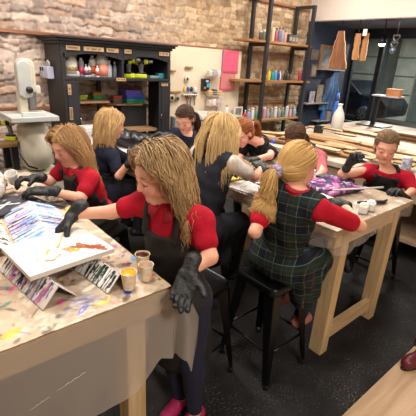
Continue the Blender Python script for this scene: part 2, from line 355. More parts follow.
def hair(parent,base,c,B,k,style,color,color2,length,n,seed,colliders,part=.0,wave=.006,tie=None,rad=.0019,clump=.38,behind=False,grav=.22,name='hair',sweep=.5,low=None,sweepback=0,tailspread=.17,tailn=2):
    rng=np.random.default_rng(seed); s,f,u=B; ca=hx(color); cb=hx(color2); VS=[];FS=[];CS=[]; off_=[0]
    def put(v,fc,cl): VS.append(v); FS.append(fc+off_[0]); CS.append(cl); off_[0]+=len(v)
    def put_strands(A,L,K,r,wv):
        v,fc,t=strands(A,L,.012,K,r,rng,wv); nn=A.shape[1]; w=np.clip(rng.normal(.55,.20,nn),0,1)[:,None,None]; tip=np.broadcast_to((t*.22)[None,:,None],(nn,K,1))
        w=np.clip(w+tip-.05,0,1); cl=ca*w+cb*(1-w); put(v,fc,np.repeat(cl.reshape(-1,3),4,0))
    cap=[('el',c+k*(-.012*f+.030*u),[k*.076,k*.095,k*.085],B,.01),('el',c+k*(-.03*f-.01*u),[k*.071,k*.072,k*.07],B,.02)]
    v=Vol(cap,.006); v.clip(hair_cap_fn(c,B,k,-.06 if style!='pony' else -.05)); vs,F=v.mesh(); F=orient(F,relax(vs,F,1)); vs=relax(vs,F,1)
    put(vs,F,np.tile(cb*.6+ca*.4,(len(vs),1)))
    coll=cap+colliders
    def sd(p,off):
        d=np.full(len(p),9.0)
        for q in coll: d=np.minimum(d,prim_eval(q,p[:,0],p[:,1],p[:,2]))
        return d-off
    def grad(p):
        G=np.zeros_like(p)
        for ax in range(3):
            dd=np.zeros(3); dd[ax]=.002; G[:,ax]=(sd(p+dd,0)-sd(p-dd,0))
        return G/np.maximum(np.linalg.norm(G,axis=1,keepdims=True),1e-9)
    def faceblock(p):                               # the face stays clear
        q=('el',c+k*(.085*f-.035*u),[k*.064,k*.075,k*.105],B); return prim_eval(q,p[:,0],p[:,1],p[:,2])
    dirs=[]
    while len(dirs)<n:
        w=rng.normal(size=3); w/=np.linalg.norm(w); x,y,z=w*V(.075,.093,.084)+V(0,-.012,.03)
        if style=='pony':
            ok=(z>.064 if y>.03 else (z>.062-.9*max(0,y))) or (y<.012 and z>-.055)
            if y>.03 and z<.066: ok=False
        else:
            ok=(y<=.015 and z>-.03) or (y>.015 and z>.05+.35*max(0,y-.03))
            if y>.056: ok=False
        if ok: dirs.append((x,y,z))
    Q=np.array(dirs); p=c+k*(Q@B); off=rng.uniform(.001,.010,n)*k; side=np.sign(Q[:,0]-part+1e-6); ds=.012; flim=rng.normal(.014,.014,n)+sweepback
    L=length*rng.uniform(.74,1.05,n); paths=[p.copy()]; steps=int(length*1.05/ds)+1
    if style=='pony':
        T=c+k*(tie[0]*s+tie[1]*f+tie[2]*u); ln=np.zeros(n)
        for i in range(22):
            d=T-p; dist=np.linalg.norm(d,axis=1,keepdims=True); st=np.minimum(dist,.012); ln+=st[:,0]; p=p+d/np.maximum(dist,1e-6)*st
            o2=off*np.clip(dist[:,0]/.03,.2,1); e=sd(p,o2); G=grad(p); far=dist[:,0]>.02
            p=p-G*(np.minimum(e,0)*far)[:,None]; paths.append(p.copy())
        A=np.array(paths); dd=np.linalg.norm(A-T,axis=2); first=np.argmax(dd<.013,axis=0); first=np.where(dd.min(0)<.013,first,len(A)-1)
        put_strands(A,np.maximum(first,2)*ds,13,rad*k,0)
        nt=max(120,n//tailn); out=nrm(T-c); d0=np.tile(nrm(out*.9-f*.2+u*.15),(nt,1))+rng.normal(size=(nt,3))*tailspread; p=np.tile(T,(nt,1))+rng.normal(size=(nt,3))*.006*k; paths=[p.copy()]
        L=length*rng.uniform(.7,1.05,nt)
        for i in range(steps):
            d0=d0/np.linalg.norm(d0,axis=1,keepdims=True)*.78+V(0,0,-1)*grav; d0/=np.linalg.norm(d0,axis=1,keepdims=True); p=p+d0*ds
            e=sd(p,np.full(nt,.006)); p=p-grad(p)*np.minimum(e,0)[:,None]; paths.append(p.copy())
        side=np.zeros(nt); Q=rng.random((nt,3))*.01
    else:
        d=side[:,None]*s*.85+(-sweep+rng.normal(size=(n,1))*.15)*f+u*.05
        d=np.where((Q[:,1]>.045)[:,None],side[:,None]*s*1.0-f*.25+u*.1,d); back=Q[:,1]<-.045
        d=np.where(back[:,None],side[:,None]*s*.25-f*.4-u*.5,d)
        for i in range(steps):
            d=d/np.linalg.norm(d,axis=1,keepdims=True)*.80+V(0,0,-1)*grav; d/=np.linalg.norm(d,axis=1,keepdims=True); p1=p+d*ds
            e=sd(p1,off); p1=p1-grad(p1)*np.minimum(e,0)[:,None]
            q_=(p1-c)@B.T/k; lim=flim+.62*np.clip(q_[:,2],0,1); on=(q_[:,2]<.095)&(q_[:,2]>-.15)&(np.abs(q_[:,0])<.15); fb=np.where(on,np.clip(q_[:,1]-lim,0,.02),0)[:,None]*k; p1=p1-f*fb+side[:,None]*s*fb*.25
            e=sd(p1,off*.6); p1=p1-grad(p1)*np.minimum(e,0)[:,None]
            d=p1-p; d/=np.maximum(np.linalg.norm(d,axis=1,keepdims=True),1e-9); p=p1; paths.append(p.copy())
    A=np.array(paths); m=A.shape[1]; ng=max(10,m//14); gi=rng.choice(m,ng,replace=False)
    D=np.linalg.norm(A[min(6,len(A)-1)][:,None,:]-A[min(6,len(A)-1)][gi][None,:,:],axis=2)+(side[:,None]!=side[gi][None,:])*9; own=gi[np.argmin(D,1)]
    tt=np.linspace(0,1,len(A))[:,None,None]; A=A+(A[:,own]-A)*(clump*tt**.8)
    put_strands(A,L,18,rad*k,wave)
    vs=np.vstack(VS)-base; return link(name,vs,np.vstack(FS),mat('hair','#8a6a40',rough=.45,attr=True,spec=.3),parent,True,np.vstack(CS))
def person(label,base,hip,neck,yaw,headc,face,arms,mode='seat',hipw=.082,shw=.135,shirt='#b01020',sleeve=.62,apron=None,pants='#15161c',skirt=None,
           shoes='#15151a',hairspec=None,h=.0065,head_k=1.0,collar=True,skin=SKIN,knees=None,glove_h=.0035,tie_back=False,headup=(0,0,1),eyes=True,shirtname='shirt',hand=(1,1),group=None,pinafore=None,shirt_mat=None,vneck=None,headroll=0,scrunch=False,hand_s=1.08,apt=.85):
    hip=V(*hip); neck=V(*neck); hc=V(*headc); base=V(*base)
    root=thing('person',label,'person',base,group=group)
    Fd=V(math.cos(yaw),math.sin(yaw),0); up=nrm(neck-hip); Rt=nrm(np.cross(Fd,up)); Fw=np.cross(up,Rt); TB=np.array([Rt,Fw,up]); TL=np.linalg.norm(neck-hip)
    T=lambda r,f,z: hip+Rt*r+Fw*f+up*z
    HB=basis(face,headup)
    if headroll:
        cr,sr=math.cos(headroll),math.sin(headroll); HB=np.array([HB[0]*cr+HB[2]*sr,HB[1],HB[2]*cr-HB[0]*sr])
    k=head_k
    shR=neck+Rt*shw-up*.042; shL=neck-Rt*shw-up*.042
    torso=[('el',T(0,-.005,.0),[.125,.098,.10],TB,.05),('el',T(0,.005,TL*.36),[.108,.082,.13],TB,.06),('el',T(0,.002,TL*.68),[.120,.088,.14],TB,.06),
           ('rc',shL+Rt*.02-up*.008,shR-Rt*.02-up*.008,.043,.043,.05)]
    for sh in (shL,shR): torso.append(('rc',neck-up*.012,sh,.036,.040,.03))
    nk=[('rc',neck-up*.02,hc+k*(-.022*HB[1]-.06*HB[2]),.041,.040,.025)]
    hd=head_prims(hc,HB,k); armsP=[]; gl=[]; sl=[]
    for sd,sh,(el,wr,tip,pn,curl) in zip((-1,1),(shL,shR),arms):
        el=V(*el); wr=V(*wr); tip=V(*tip)
        armsP+=[('rc',sh,el,.040,.030,.03),('rc',el,wr,.030,.0215,.012)]
        a=tip-wr; armsP.append(('rc',wr,wr+nrm(a)*.045,.020,.012,.012))
        gl.append((wr,a,pn,sd,curl)); sl.append((sh,el,wr))
    legs=[]; feet=[]; lk=[]
    for i,sd in enumerate((-1,1)):
        hj=T(sd*hipw,0,-.02)
        if mode=='stand':
            ft=V(base[0],base[1],0)+Rt*sd*.055+ (Fw*.01 if sd<0 else -Fw*.02); kn=(hj+ft)/2+Fw*.02+V(0,0,.02); an=ft+V(0,0,.075)
        else:
            kn=hj+Fd*.33+Rt*sd*.03+V(0,0,-.02); an=V(*(kn-Fd*.06)); an[2]=.29
            if knees: kn,an=V(*knees[i][0]),V(*knees[i][1])
        legs+=[('rc',hj,kn,.074,.050,.04),('rc',kn,an,.049,.031,.02)]; lk.append((hj,kn,an))
        fdv=Fd*.115 if mode=='stand' else Fd*.10+V(0,0,-.02)
        feet.append((an+V(0,0,-.035)-fdv*.25,an+V(0,0,-.045)+fdv))
    bodyP=torso+nk+hd+armsP+legs+[('rc',a,b,.032,.026,.02) for a,b in feet]
    mskin=mat('skin','#dda288',rough=.5,attr=True,spec=.35)
    skin_mesh('body',bodyP,h,mskin,root,base,cols=head_cols(hc,HB,k,skin),it=1)
    # eyes and brows
    if eyes:
        for sd in (-1,1):
            mb=MB(); L=lambda x,y,z: hc+k*(x*HB[0]+y*HB[1]+z*HB[2])-base
            pts=[L(sd*(.031+.0135*t),.0845-.006*abs(t)-.002*max(0,t),-.0065-.0028*(1-t*t)) for t in np.linspace(-1,1,7)]
            mb.tube(pts,[.0006,.0013,.0016,.0017,.0016,.0014,.0007],6); mb.build('eyelash',mat('lash','#3a261c',rough=.7),root,True)
            mb=MB(); pts=[L(sd*(.031+.019*t),.0845-.007*abs(t)-.004*max(0,t),.0195+.004*(1-t*t)) for t in np.linspace(-1,1,7)]
            mb.tube(pts,[.0008,.0016,.002,.002,.0018,.0014,.0006],6,flat=.8); mb.build('eyebrow',mat('brow','#7a5738',rough=.8),root,True)
    # clothes
    ms=shirt_mat or mat('cloth'+shirt,shirt,rough=.85,noise=.18,nscale=25,bump=.35,bscale=45,spec=.2)
    spr=list(torso)
    cut=neck+up*.016
    for sh,el,wr in sl:
        e=sh+(el-sh)*min(1,sleeve); spr.append(('rc',sh,e,.040,.038 if sleeve<.9 else .033,.03))
        if scrunch:
            for q_ in range(7): a_=sh+(e-sh)*(.35+.65*q_/6); spr.append(('rc',a_,a_+(e-sh)*.012,.043-.001*q_,.043-.001*q_,.006))
        if sleeve>1: spr.append(('rc',el,el+(wr-el)*(sleeve-1),.033,.027,.012))
    cl=[lambda X,Y,Z: (X-cut[0])*up[0]+(Y-cut[1])*up[1]+(Z-cut[2])*up[2]]
    def wr_(vs):                                                    # fabric folds
        q=vs-hip; a=q@up; b=q@Rt; c2=q@Fw; w=np.sin(a*70+np.sin(b*22)*1.5+c2*14)*.0022+np.sin(b*55+a*31+c2*20)*.0018
        d=vs-(hip+np.outer(np.clip(a,0,TL),up)); d/=np.maximum(np.linalg.norm(d,axis=1,keepdims=True),1e-6); return vs+d*w[:,None]
    skin_mesh(shirtname,spr,h,ms,root,base,d=.008,clip=cl,post=wr_)
    if collar:
        mb=MB(); n=22; pts=[]
        for i in range(n+1):
            th=PI/2+.22+(2*PI-.44)*i/n; r=.052; pts.append(neck+up*(.010-.014*max(0,math.sin(th)))+Rt*r*math.cos(th)+Fw*(r*.98*math.sin(th)+.004)-base)
        mb.tube(pts,[.006]+[.013]*(n-1)+[.006],8,flat=1.0)
        for sd in (-1,1):
            a=neck+Fw*.05+Rt*sd*.018-up*.004-base; mb.prism([(0,0),(.045*sd,.012),(.040*sd,-.028),(.012*sd,-.045)],a+Fw*.008,Rt,nrm(up-Fw*.5),nrm(Fw+up*.4)*.008)
        mb.build('collar',mat('collar'+shirt,np.clip(hx(shirt)*.8,0,1),rough=.85),root,True)
    if skirt or pants:
        pm=mat('cloth'+(skirt or pants),(skirt or pants),rough=.9,noise=.2,nscale=20,bump=.2) if not pinafore else pinafore
        if skirt or pinafore:
            sp=[('el',T(0,-.01,.02),[.130,.105,.11],TB,.06)]
            if mode=='stand': sp+=[('rc',T(0,0,-.05),T(0,0,-.38),.14,.19,.08)]
            else:
                for hj,kn,an in lk: sp+=[('rc',hj,hj+(kn-hj)*.9,.085,.07,.08)]
                hj,kn,an=lk[1]; sp+=[('rc',hj+(kn-hj)*.15+Rt*.03,hj+(kn-hj)*.25+Rt*.05+V(0,0,-.19),.06,.045,.06),('rc',hj+(kn-hj)*.55+Rt*.02,hj+(kn-hj)*.6+Rt*.03+V(0,0,-.17),.06,.04,.06)]
            def fold(vs):
                q=vs-hip; th=np.arctan2(q@Rt,q@Fw); lowr=np.clip(.05-(q@up),0,.25)/.25; w=np.sin(th*15+np.sin(th*4)*2)*.012*lowr
                d=q-np.outer(q@up,up); d/=np.maximum(np.linalg.norm(d,axis=1,keepdims=True),1e-6); return vs+d*w[:,None]
            skin_mesh('skirt',sp,h,pm,root,base,d=.010,clip=[lambda X,Y,Z:Z-(hip[2]+.11)+0*(X+Y)],post=fold)
        lg=list(legs[:]); lg.append(torso[0])
        if pants:
            lp=mat('cloth'+pants,pants,rough=.9,noise=.2,nscale=20,bump=.2)
            skin_mesh('trousers' if not (skirt or pinafore) else 'tights',lg,h,lp,root,base,d=.007,clip=[lambda X,Y,Z: np.maximum((lk[0][2][2]+.01 if mode=='stand' else lk[0][2][2]-.01)-Z,Z-(hip[2]+.08))+0*(X+Y)])
    if pinafore is not None:
        pp=list(torso)+[('rc',sh_,sh_+(el_-sh_)*.10,.041,.041,.03) for sh_,el_,wr2_ in sl]; w0=neck-up*.012
        skin_mesh('pinafore_bodice',pp,h,pinafore,root,base,d=.017,clip=[lambda X,Y,Z: .064-np.sqrt(((X-w0[0])*Rt[0]+(Y-w0[1])*Rt[1]+(Z-w0[2])*Rt[2])**2+((X-w0[0])*Fw[0]+(Y-w0[1])*Fw[1]+(Z-w0[2])*Fw[2])**2),
            lambda X,Y,Z: np.abs((X-hip[0])*Rt[0]+(Y-hip[1])*Rt[1]+(Z-hip[2])*Rt[2])-(.150-.016*np.clip(((X-hip[0])*up[0]+(Y-hip[1])*up[1]+(Z-hip[2])*up[2])/TL,0,1)) ],post=wr_)
    for a,b in feet:
        skin_mesh('shoe',[('rc',a,b,.034,.028,.02)],.006,mat('shoe'+shoes,shoes,rough=.6,noise=.2,nscale=60),root,base,d=.007)
    if apron:
        am=mat('apron'+apron,apron,rough=.75,noise=.25,nscale=18,bump=.25,bscale=30,spec=.3)
        ap=list(torso)
        if mode=='stand': ap+=[('rc',T(0,.01,-.03),T(0,.02,-.36),.125,.135,.06)]
        else:
            for hj,kn,an in lk: ap+=[('rc',hj,hj+(kn-hj)*.8,.085,.07,.06)]
        def reg(X,Y,Z):
            r=(X-hip[0])*Rt[0]+(Y-hip[1])*Rt[1]+(Z-hip[2])*Rt[2]; f=(X-hip[0])*Fw[0]+(Y-hip[1])*Fw[1]+(Z-hip[2])*Fw[2]; u=(X-hip[0])*up[0]+(Y-hip[1])*up[1]+(Z-hip[2])*up[2]
            hw=np.where(u<TL*.42,.17,.17-(u-TL*.42)/(TL*.42)*.080)
            return np.maximum(np.maximum(np.abs(r)-hw,u-TL*apt),np.maximum(np.where(u<TL*.45,-.045,.0)-f,-.40-u))
        skin_mesh('apron',ap,h,am,root,base,d=.021,clip=[reg],post=wr_)
        for sd in (-1,1):
            def tp(r,f,z): return T(r,f,z)
            pts=[T(sd*.072,.094,TL*(apt-.05)),T(sd*.075,.084,TL*(apt+.04)),T(sd*.076,.052,TL-.005),T(sd*.066,.0,TL+.022),T(sd*.045,-.05,TL+.022),T(0.0,-.068,TL+.012)]
            mb=MB(); P2=[]
            for i in range(len(pts)-1):
                for t in (0,.33,.66): P2.append(pts[i]*(1-t)+pts[i+1]*t-base)
            P2.append(pts[-1]-base); a=np.array(P2); w=[]
            for i in range(len(a)): 
                t=nrm(a[min(i+1,len(a)-1)]-a[max(i-1,0)]); rdir=nrm(Rt-t*(Rt@t)); w.append((a[i]-rdir*.0145,a[i]+rdir*.0145,nrm(np.cross(rdir,t))))
            G=np.array([[l,r] for l,r,_ in w]); mb.grid(G); o=mb.build('apron_strap',am,root,True); md=o.modifiers.new('solid','SOLIDIFY'); md.thickness=.006; md.offset=0
        if tie_back:
            mb=MB(); n=40; pts=[T(.135*math.cos(t),.102*math.sin(t),TL*.36+.004*math.sin(9*t))-base for t in np.linspace(0,2*PI,n)]
            mb.tube(pts,.009,6,flat=1); mb.build('apron_tie',am,root,True)
    # gloves
    gm=mat('black glove','#1d1f20',rough=.5,noise=.5,nscale=28,bump=.5,bscale=70,spec=.5)
    for i,(wr,a,pn,sd,curl) in enumerate(gl):
        if hand[i]: skin_mesh('glove',glove_prims(wr,a,V(*pn),sd,curl,s=hand_s),glove_h,gm,root,base,d=.0015,it=1)
    if hairspec:
        colliders=nk+torso+[('rc',sl[i][0],sl[i][1],.05,.045,.03) for i in (0,1)]
        hs=dict(hairspec); tie=hs.get('tie'); hair(root,base,hc,HB,k,colliders=colliders,**hs)
        if tie and hs.get('scrunchie'): pass
    return root,dict(HB=HB,hc=hc,T=T,Rt=Rt,Fw=Fw,up=up,TL=TL,neck=neck,shL=shL,shR=shR)
# ================================================================ the setting
def struct(o): o['kind']='structure'; return o
def slabbox(name,lo,hi,m,**k): return struct(MB().box(lo,hi).build(name,m,**k))
WALLY=4.62; WINX=7.7; SOF=2.46
m_floor=mat('black floor','#1b1a1a',rough=.62,noise=.5,nscale=9,bump=.7,bscale=120,spec=.35)
nt=m_floor.node_tree; N_=nt.nodes; L_=nt.links; b_=N_['Principled BSDF']       # pale grit trodden into the black rubber
src=[l for l in L_ if l.to_socket==b_.inputs['Base Color']][0].from_socket
tc=N_.new('ShaderNodeTexCoord'); n1=N_.new('ShaderNodeTexNoise'); n1.inputs['Scale'].default_value=95; n1.inputs['Detail'].default_value=3; L_.new(tc.outputs['Object'],n1.inputs['Vector'])
n2=N_.new('ShaderNodeTexNoise'); n2.inputs['Scale'].default_value=5; n2.inputs['Detail'].default_value=4; L_.new(tc.outputs['Object'],n2.inputs['Vector'])
r1=N_.new('ShaderNodeMapRange'); r1.inputs[1].default_value=.56; r1.inputs[2].default_value=.68; L_.new(n1.outputs[0],r1.inputs[0])
r2=N_.new('ShaderNodeMapRange'); r2.inputs[1].default_value=.42; r2.inputs[2].default_value=.65; L_.new(n2.outputs[0],r2.inputs[0])
mu=N_.new('ShaderNodeMath'); mu.operation='MULTIPLY'; L_.new(r1.outputs[0],mu.inputs[0]); L_.new(r2.outputs[0],mu.inputs[1])
mx=N_.new('ShaderNodeMix'); mx.data_type='RGBA'; L_.new(mu.outputs[0],mx.inputs[0]); L_.new(src,mx.inputs[6]); mx.inputs[7].default_value=(*hx('#6d6a66'),1); L_.new(mx.outputs[2],b_.inputs['Base Color'])
slabbox('floor',(-2.6,-2.6,-.1),(WINX,WALLY+.2,0),m_floor)
# pale wood flooring in the front corner
m_lam=wood('pale wood floor','#c6a687','#a98a68',scale=3,axis=0,rough=.45)
slabbox('floor_wood',(.2,-2.55,.0),(5.5,.605,.014),m_lam)
m_white=mat('white plaster','#d9d0c6',rough=.9,noise=.06,nscale=3)
m_cream=mat('cream wall','#cbbba8',rough=.9)
slabbox('ceiling',(-2.6,-2.6,3.3),(WINX+.2,WALLY+.2,3.4),mat('ceiling grey','#a89c90',rough=.95))
slabbox('wall_left',(-2.7,-2.6,0),(-2.6,WALLY+.2,3.3),m_cream)
slabbox('wall_front',(-2.6,-2.7,0),(WINX,-2.6,3.3),m_cream)
# rubble stone wall with its courses, each stone pushed out of the mortar
def stone_wall():
    rng=np.random.default_rng(5); step=.0125; x0,x1=-2.6,6.12; nx=int((x1-x0)/step); nz=int(3.3/step)
    X=np.linspace(x0,x1,nx)[:,None]*np.ones((1,nz)); Z=np.ones((nx,1))*np.linspace(0,3.3,nz)[None,:]
    sh=(nx,nz); w1=(vnoise(sh,.20/step,rng,4)-.5)*.12; w2=(vnoise(sh,.10/step,rng,4)-.5)*.13
    fine=vnoise(sh,.03/step,rng,3)-.5; mid=vnoise(sh,.09/step,rng,4)-.5
    def pattern(hmin,hmax,wmin,wmax,ww):
        zz=Z+w1*ww; xx=X+w2*ww; edges=[-.3]
        while edges[-1]<3.7: edges.append(edges[-1]+rng.uniform(hmin,hmax))
        edges=np.array(edges); row=np.clip(np.searchsorted(edges,zz)-1,0,len(edges)-2)
        dz=np.minimum(zz-edges[row],edges[row+1]-zz); dx=np.full(sh,9.); sid=np.zeros(sh,int); cnt=0
        for r in range(len(edges)-1):
            m=row==r
            if not m.any(): continue
            c=[x0-.4-rng.random()*.3]
            while c[-1]<x1+.5: c.append(c[-1]+rng.uniform(wmin,wmax))
            c=np.array(c); j=np.clip(np.searchsorted(c,xx[m])-1,0,len(c)-2); dx[m]=np.minimum(xx[m]-c[j],c[j+1]-xx[m]); sid[m]=cnt+j; cnt+=len(c)
        return np.minimum(dx,dz),sid,cnt
    dA,iA,nA=pattern(.055,.115,.11,.36,1.0); dB,iB,nB=pattern(.05,.085,.10,.24,.55)
    f=np.clip((X+mid*1.2-2.4)/1.2,0,1)
    pal=[hx(c) for c in ('#c9b5a7','#bda595','#d2bfb0','#b29c90','#c6a893','#a8988f')]; palB=[hx(c) for c in ('#c2a886','#b39677','#cbb292','#a68b6d','#c2a98c','#b69d80')]
    cA=np.array([pal[i] for i in rng.integers(0,6,nA)])*rng.uniform(.78,1.12,(nA,1)); cB=np.array([palB[i] for i in rng.integers(0,6,nB)])*rng.uniform(.8,1.12,(nB,1))
    hA=rng.uniform(.2,1,nA); hB=rng.uniform(.3,1,nB)
    eA=np.clip((dA+fine*.012)/.010,0,1); eB=np.clip((dB+fine*.010)/.010,0,1)
    e=eA*(1-f)+eB*f; hh=(hA[iA]*.038)*(1-f)+(hB[iB]*.018)*f
    C=cA[iA]*(1-f[...,None])+cB[iB]*f[...,None]; mort=hx('#8f7d70')*(1-f[...,None])+hx('#a58b6b')*f[...,None]
    ee=(e**.7)[...,None]; C=mort*(1-ee)+C*ee; C=C*(1+mid*.6+fine*.5)[...,None]
    dep=e*hh+fine*.014+mid*.016
    G=np.stack([X,WALLY-dep,Z],-1); I=np.arange(nx*nz).reshape(nx,nz); F=np.stack([I[:-1,:-1],I[1:,:-1],I[1:,1:],I[:-1,1:]],-1).reshape(-1,4)
    return struct(link('wall_back',G.reshape(-1,3),F.tolist(),mat('rubble stone','#bda898',rough=.95,attr=True,spec=.15),None,True,np.clip(C.reshape(-1,3),0,1)))
stone_wall()
# reddish wooden nailing strips let into the stone
m_strip=wood('red strip','#a87458','#86543c',scale=5,axis=0)
for i,(z,xa,xb) in enumerate(((1.878,-1.0,6.05),(2.62,4.2,6.05),(1.10,-1.0,6.05))): struct(MB().box((xa,WALLY-.062,z-.016),(xb,WALLY-.005,z+.016)).build('trim_%d'%(i+1),m_strip))
# white bulkhead over the shop window, soffit, dark blue end wall
slabbox('wall_bulkhead',(6.12,-2.6,SOF),(6.26,WALLY,3.3),mat('bulkhead white','#e0d4c8',rough=.9))
slabbox('ceiling_bay',(6.26,-2.6,SOF+.004),(WINX+.2,WALLY,SOF+.1),mat('soffit grey','#4c4a4b',rough=.8))
slabbox('wall_end',(6.12,WALLY-.02,0),(WINX+.1,WALLY+.15,SOF),mat('dark blue wall','#333b4d',rough=.7,noise=.35,nscale=4))
m_mull=mat('black frame','#141416',rough=.45)
m_glass=bpy.data.materials.new('window glass'); m_glass.use_nodes=True; g=m_glass.node_tree
gb=g.nodes['Principled BSDF']; g.nodes.remove(gb); tr=g.nodes.new('ShaderNodeBsdfTransparent'); tr.inputs[0].default_value=(.80,.84,.84,1); gl_=g.nodes.new('ShaderNodeBsdfGlossy'); gl_.inputs['Roughness'].default_value=.02
fr=g.nodes.new('ShaderNodeFresnel'); fr.inputs[0].default_value=1.5; mxs=g.nodes.new('ShaderNodeMixShader'); g.links.new(fr.outputs[0],mxs.inputs[0]); g.links.new(tr.outputs[0],mxs.inputs[1]); g.links.new(gl_.outputs[0],mxs.inputs[2]); g.links.new(mxs.outputs[0],g.nodes['Material Output'].inputs[0])
ys=[4.58,3.98,2.75,1.3,-.3,-2.5]
slabbox('wall_sill',(WINX-.04,-2.6,0),(WINX+.16,WALLY,.62),m_mull)
slabbox('wall_header',(WINX-.04,-2.6,2.34),(WINX+.16,WALLY,SOF+.02),m_mull)
for i in range(len(ys)-1):
    w=struct(thing('window_%d'%(i+1),None,None,(WINX,ys[i],.62))); h=1.72; d=ys[i+1]-ys[i]
    mb=MB(); mb.box((-.03,-.045,0),(.05,.0,h)); mb.box((-.03,d,0),(.05,d+.045,h)); mb.box((-.03,d,0),(.05,0,.05)); mb.box((-.03,d,h-.05),(.05,0,h)); mb.build('window_frame',m_mull,w)
    MB().box((.0,d+.03,.04),(.008,-.03,h-.04)).build('pane',m_glass,w)
# ---- street beyond the glass (night)
slabbox('ground',(WINX+.16,-8,-.25),(30,14,-.15),mat('asphalt','#26282b',rough=.8,noise=.3,nscale=4))
bd=thing('building','pale building across the dark street, seen through the shop window','building',(16.5,3,-.15))
mb=MB(); mb.box((0,-9,0),(1,9,6)); mb.build('wall',mat('far wall','#4a4f4c',rough=.8),bd)
for ya_,yb_ in ((PX_(376,80,16.4)[1]-3,PX_(347,80,16.4)[1]-3),(PX_(414,80,16.4)[1]-3,PX_(394,80,16.4)[1]-3),(-4.6,-3.4)):
    y=(ya_+yb_)/2; wy=(yb_-ya_)/2; p=MB().box((-.12,y-wy,.0),(-.001,y+wy,3.4)).build('panel',mat('far panel','#92948a',rough=.7,noise=.2,nscale=3),bd)
    mb=MB()
    for z in (1.0,1.7,2.4): mb.box((-.14,y-wy,z),(-.12,y+wy,z+.04))
    mb.build('rail',mat('far rail','#5b625c'),p)
def car():
    c=thing('car','dark car parked outside the shop window','car',tuple(PZ(364,115.5,.18)*V(1,1,0)+V(.80,1.35,-.15)))
    prof=[(-2.1,.35),(-2.15,.75),(-1.9,.98),(-1.1,1.06),(-.55,1.5),(.9,1.55),(1.75,1.1),(2.15,1.0),(2.2,.4),(1.9,.3),(-1.8,.3)]
    mb=MB(); mb.prism(prof,(-.85,0,0),(0,1,0),(0,0,1),(1.7,0,0)); mb.build('body',mat('car paint','#0f1216',rough=.2,coat=.6),c,bevel=.06,seg=3)
    mb=MB(); mb.prism([(-1.0,1.08),(-.52,1.45),(.2,1.48),(.2,1.1)],(-.862,0,0),(0,1,0),(0,0,1),(-.006,0,0)); mb.prism([(.28,1.1),(.28,1.48),(.85,1.5),(1.4,1.14)],(-.862,0,0),(0,1,0),(0,0,1),(-.006,0,0)); mb.build('side_window',mat('car glass','#20262b',rough=.05),c)
    for y in (-1.35,1.35):
        w=MB().lathe([(.0,-.1),(.22,-.11),(.31,-.09),(.33,-.03),(.33,.08),(0,.1)],(-.80,y,.33),24,axis=0).build('wheel',mat('tyre','#0b0b0c',rough=.8),c,True)
        mb=MB()
        for k in range(10):
            a=2*PI*k/10; mb.bar((-.915,y+.04*math.cos(a),.33+.04*math.sin(a)),(-.915,y+.22*math.cos(a),.33+.22*math.sin(a)),.035,.02,up=(1,0,0))
        mb.build('rim',mat('rim','#7d8388',rough=.3,metal=.8),w)
    MB().box((-.875,.1,1.0),(-.852,.3,1.03)).build('door_handle',mat('chrome','#c0c4c6',rough=.2,metal=1),c)
car()
# ================================================================ lamps
def area(name,loc,size,power,col=(1,.935,.86),rot=(0,0,0),sy=None):
    l=bpy.data.lights.new(name,'AREA'); l.energy=power; l.color=col; l.size=size
    if sy: l.shape='RECTANGLE'; l.size_y=sy
    o=bpy.data.objects.new(name,l); COL.objects.link(o); o.location=loc; o.rotation_euler=rot; return o
area('ceiling_light',(.5,1.2,3.2),.5,36); area('ceiling_light',(2.4,1.3,3.2),.5,40); area('ceiling_light',(1.2,3.0,3.2),.6,56)
area('ceiling_light',(3.2,3.1,3.2),.6,56); area('ceiling_light',(4.8,2.2,3.2),.6,58); area('ceiling_light',(.4,-1.4,3.0),.7,85)  # last one: unseen lamp behind camera, moved and strengthened to brighten the hanging film
area('ceiling_light',(5.2,3.7,3.2),.4,25); area('ceiling_light',(-.6,3.0,3.2),.6,45)
area('street_fill',(13.2,1.5,4.9),1.0,1700,(1,.97,.90),(0,.5,0)); area('street_fill',(13.0,5.8,4.9),1.0,1300,(1,.97,.90),(0,.5,0))  # added fill lamps outside, only to brighten the facade and the car
w=bpy.data.worlds.new('World'); bpy.context.scene.world=w; w.use_nodes=True; w.node_tree.nodes['Background'].inputs[0].default_value=(.012,.016,.024,1); w.node_tree.nodes['Background'].inputs[1].default_value=1
# spot lamp hanging in the bay
sp=thing('spotlight','small bright spotlight hanging from the dark soffit before the window','lamp',(6.35,3.30,SOF)); 
m_dark=mat('dark metal','#1b1b1d',rough=.4,metal=.6)
MB().tube([(0,0,0),(0,0,-.26)],.008).build('stem',m_dark,sp,True)
MB().lathe([(.0,0),(.03,.0),(.055,-.06),(.06,-.10)],(0,0,-.25)).build('shade',m_dark,sp,True)
MB().lathe([(0,.0),(.035,-.01),(.05,-.035),(.035,-.06),(0,-.07)],(0,0,-.315)).build('bulb',mat('bulb','#eef2ff',emit=30),sp,True)
pl=bpy.data.lights.new('spot_glow','POINT'); pl.energy=14; pl.color=(.75,.85,1); pl.shadow_soft_size=.05; o=bpy.data.objects.new('spot_glow',pl); COL.objects.link(o); o.location=(6.35,3.30,SOF-.42)
# camera
cd=bpy.data.cameras.new('camera'); cam=bpy.data.objects.new('camera',cd); COL.objects.link(cam); cd.sensor_width=36; cd.lens=36*FPX/416; cd.clip_start=.05
from mathutils import Matrix
r,dn,fw=RW; cam.matrix_world=Matrix(((r[0],-dn[0],-fw[0],EYE[0]),(r[1],-dn[1],-fw[1],EYE[1]),(r[2],-dn[2],-fw[2],EYE[2]),(0,0,0,1)))
sc=bpy.context.scene; sc.camera=cam; sc.view_settings.view_transform='Standard'; sc.view_settings.look='None'; sc.view_settings.gamma=1; sc.view_settings.exposure=0
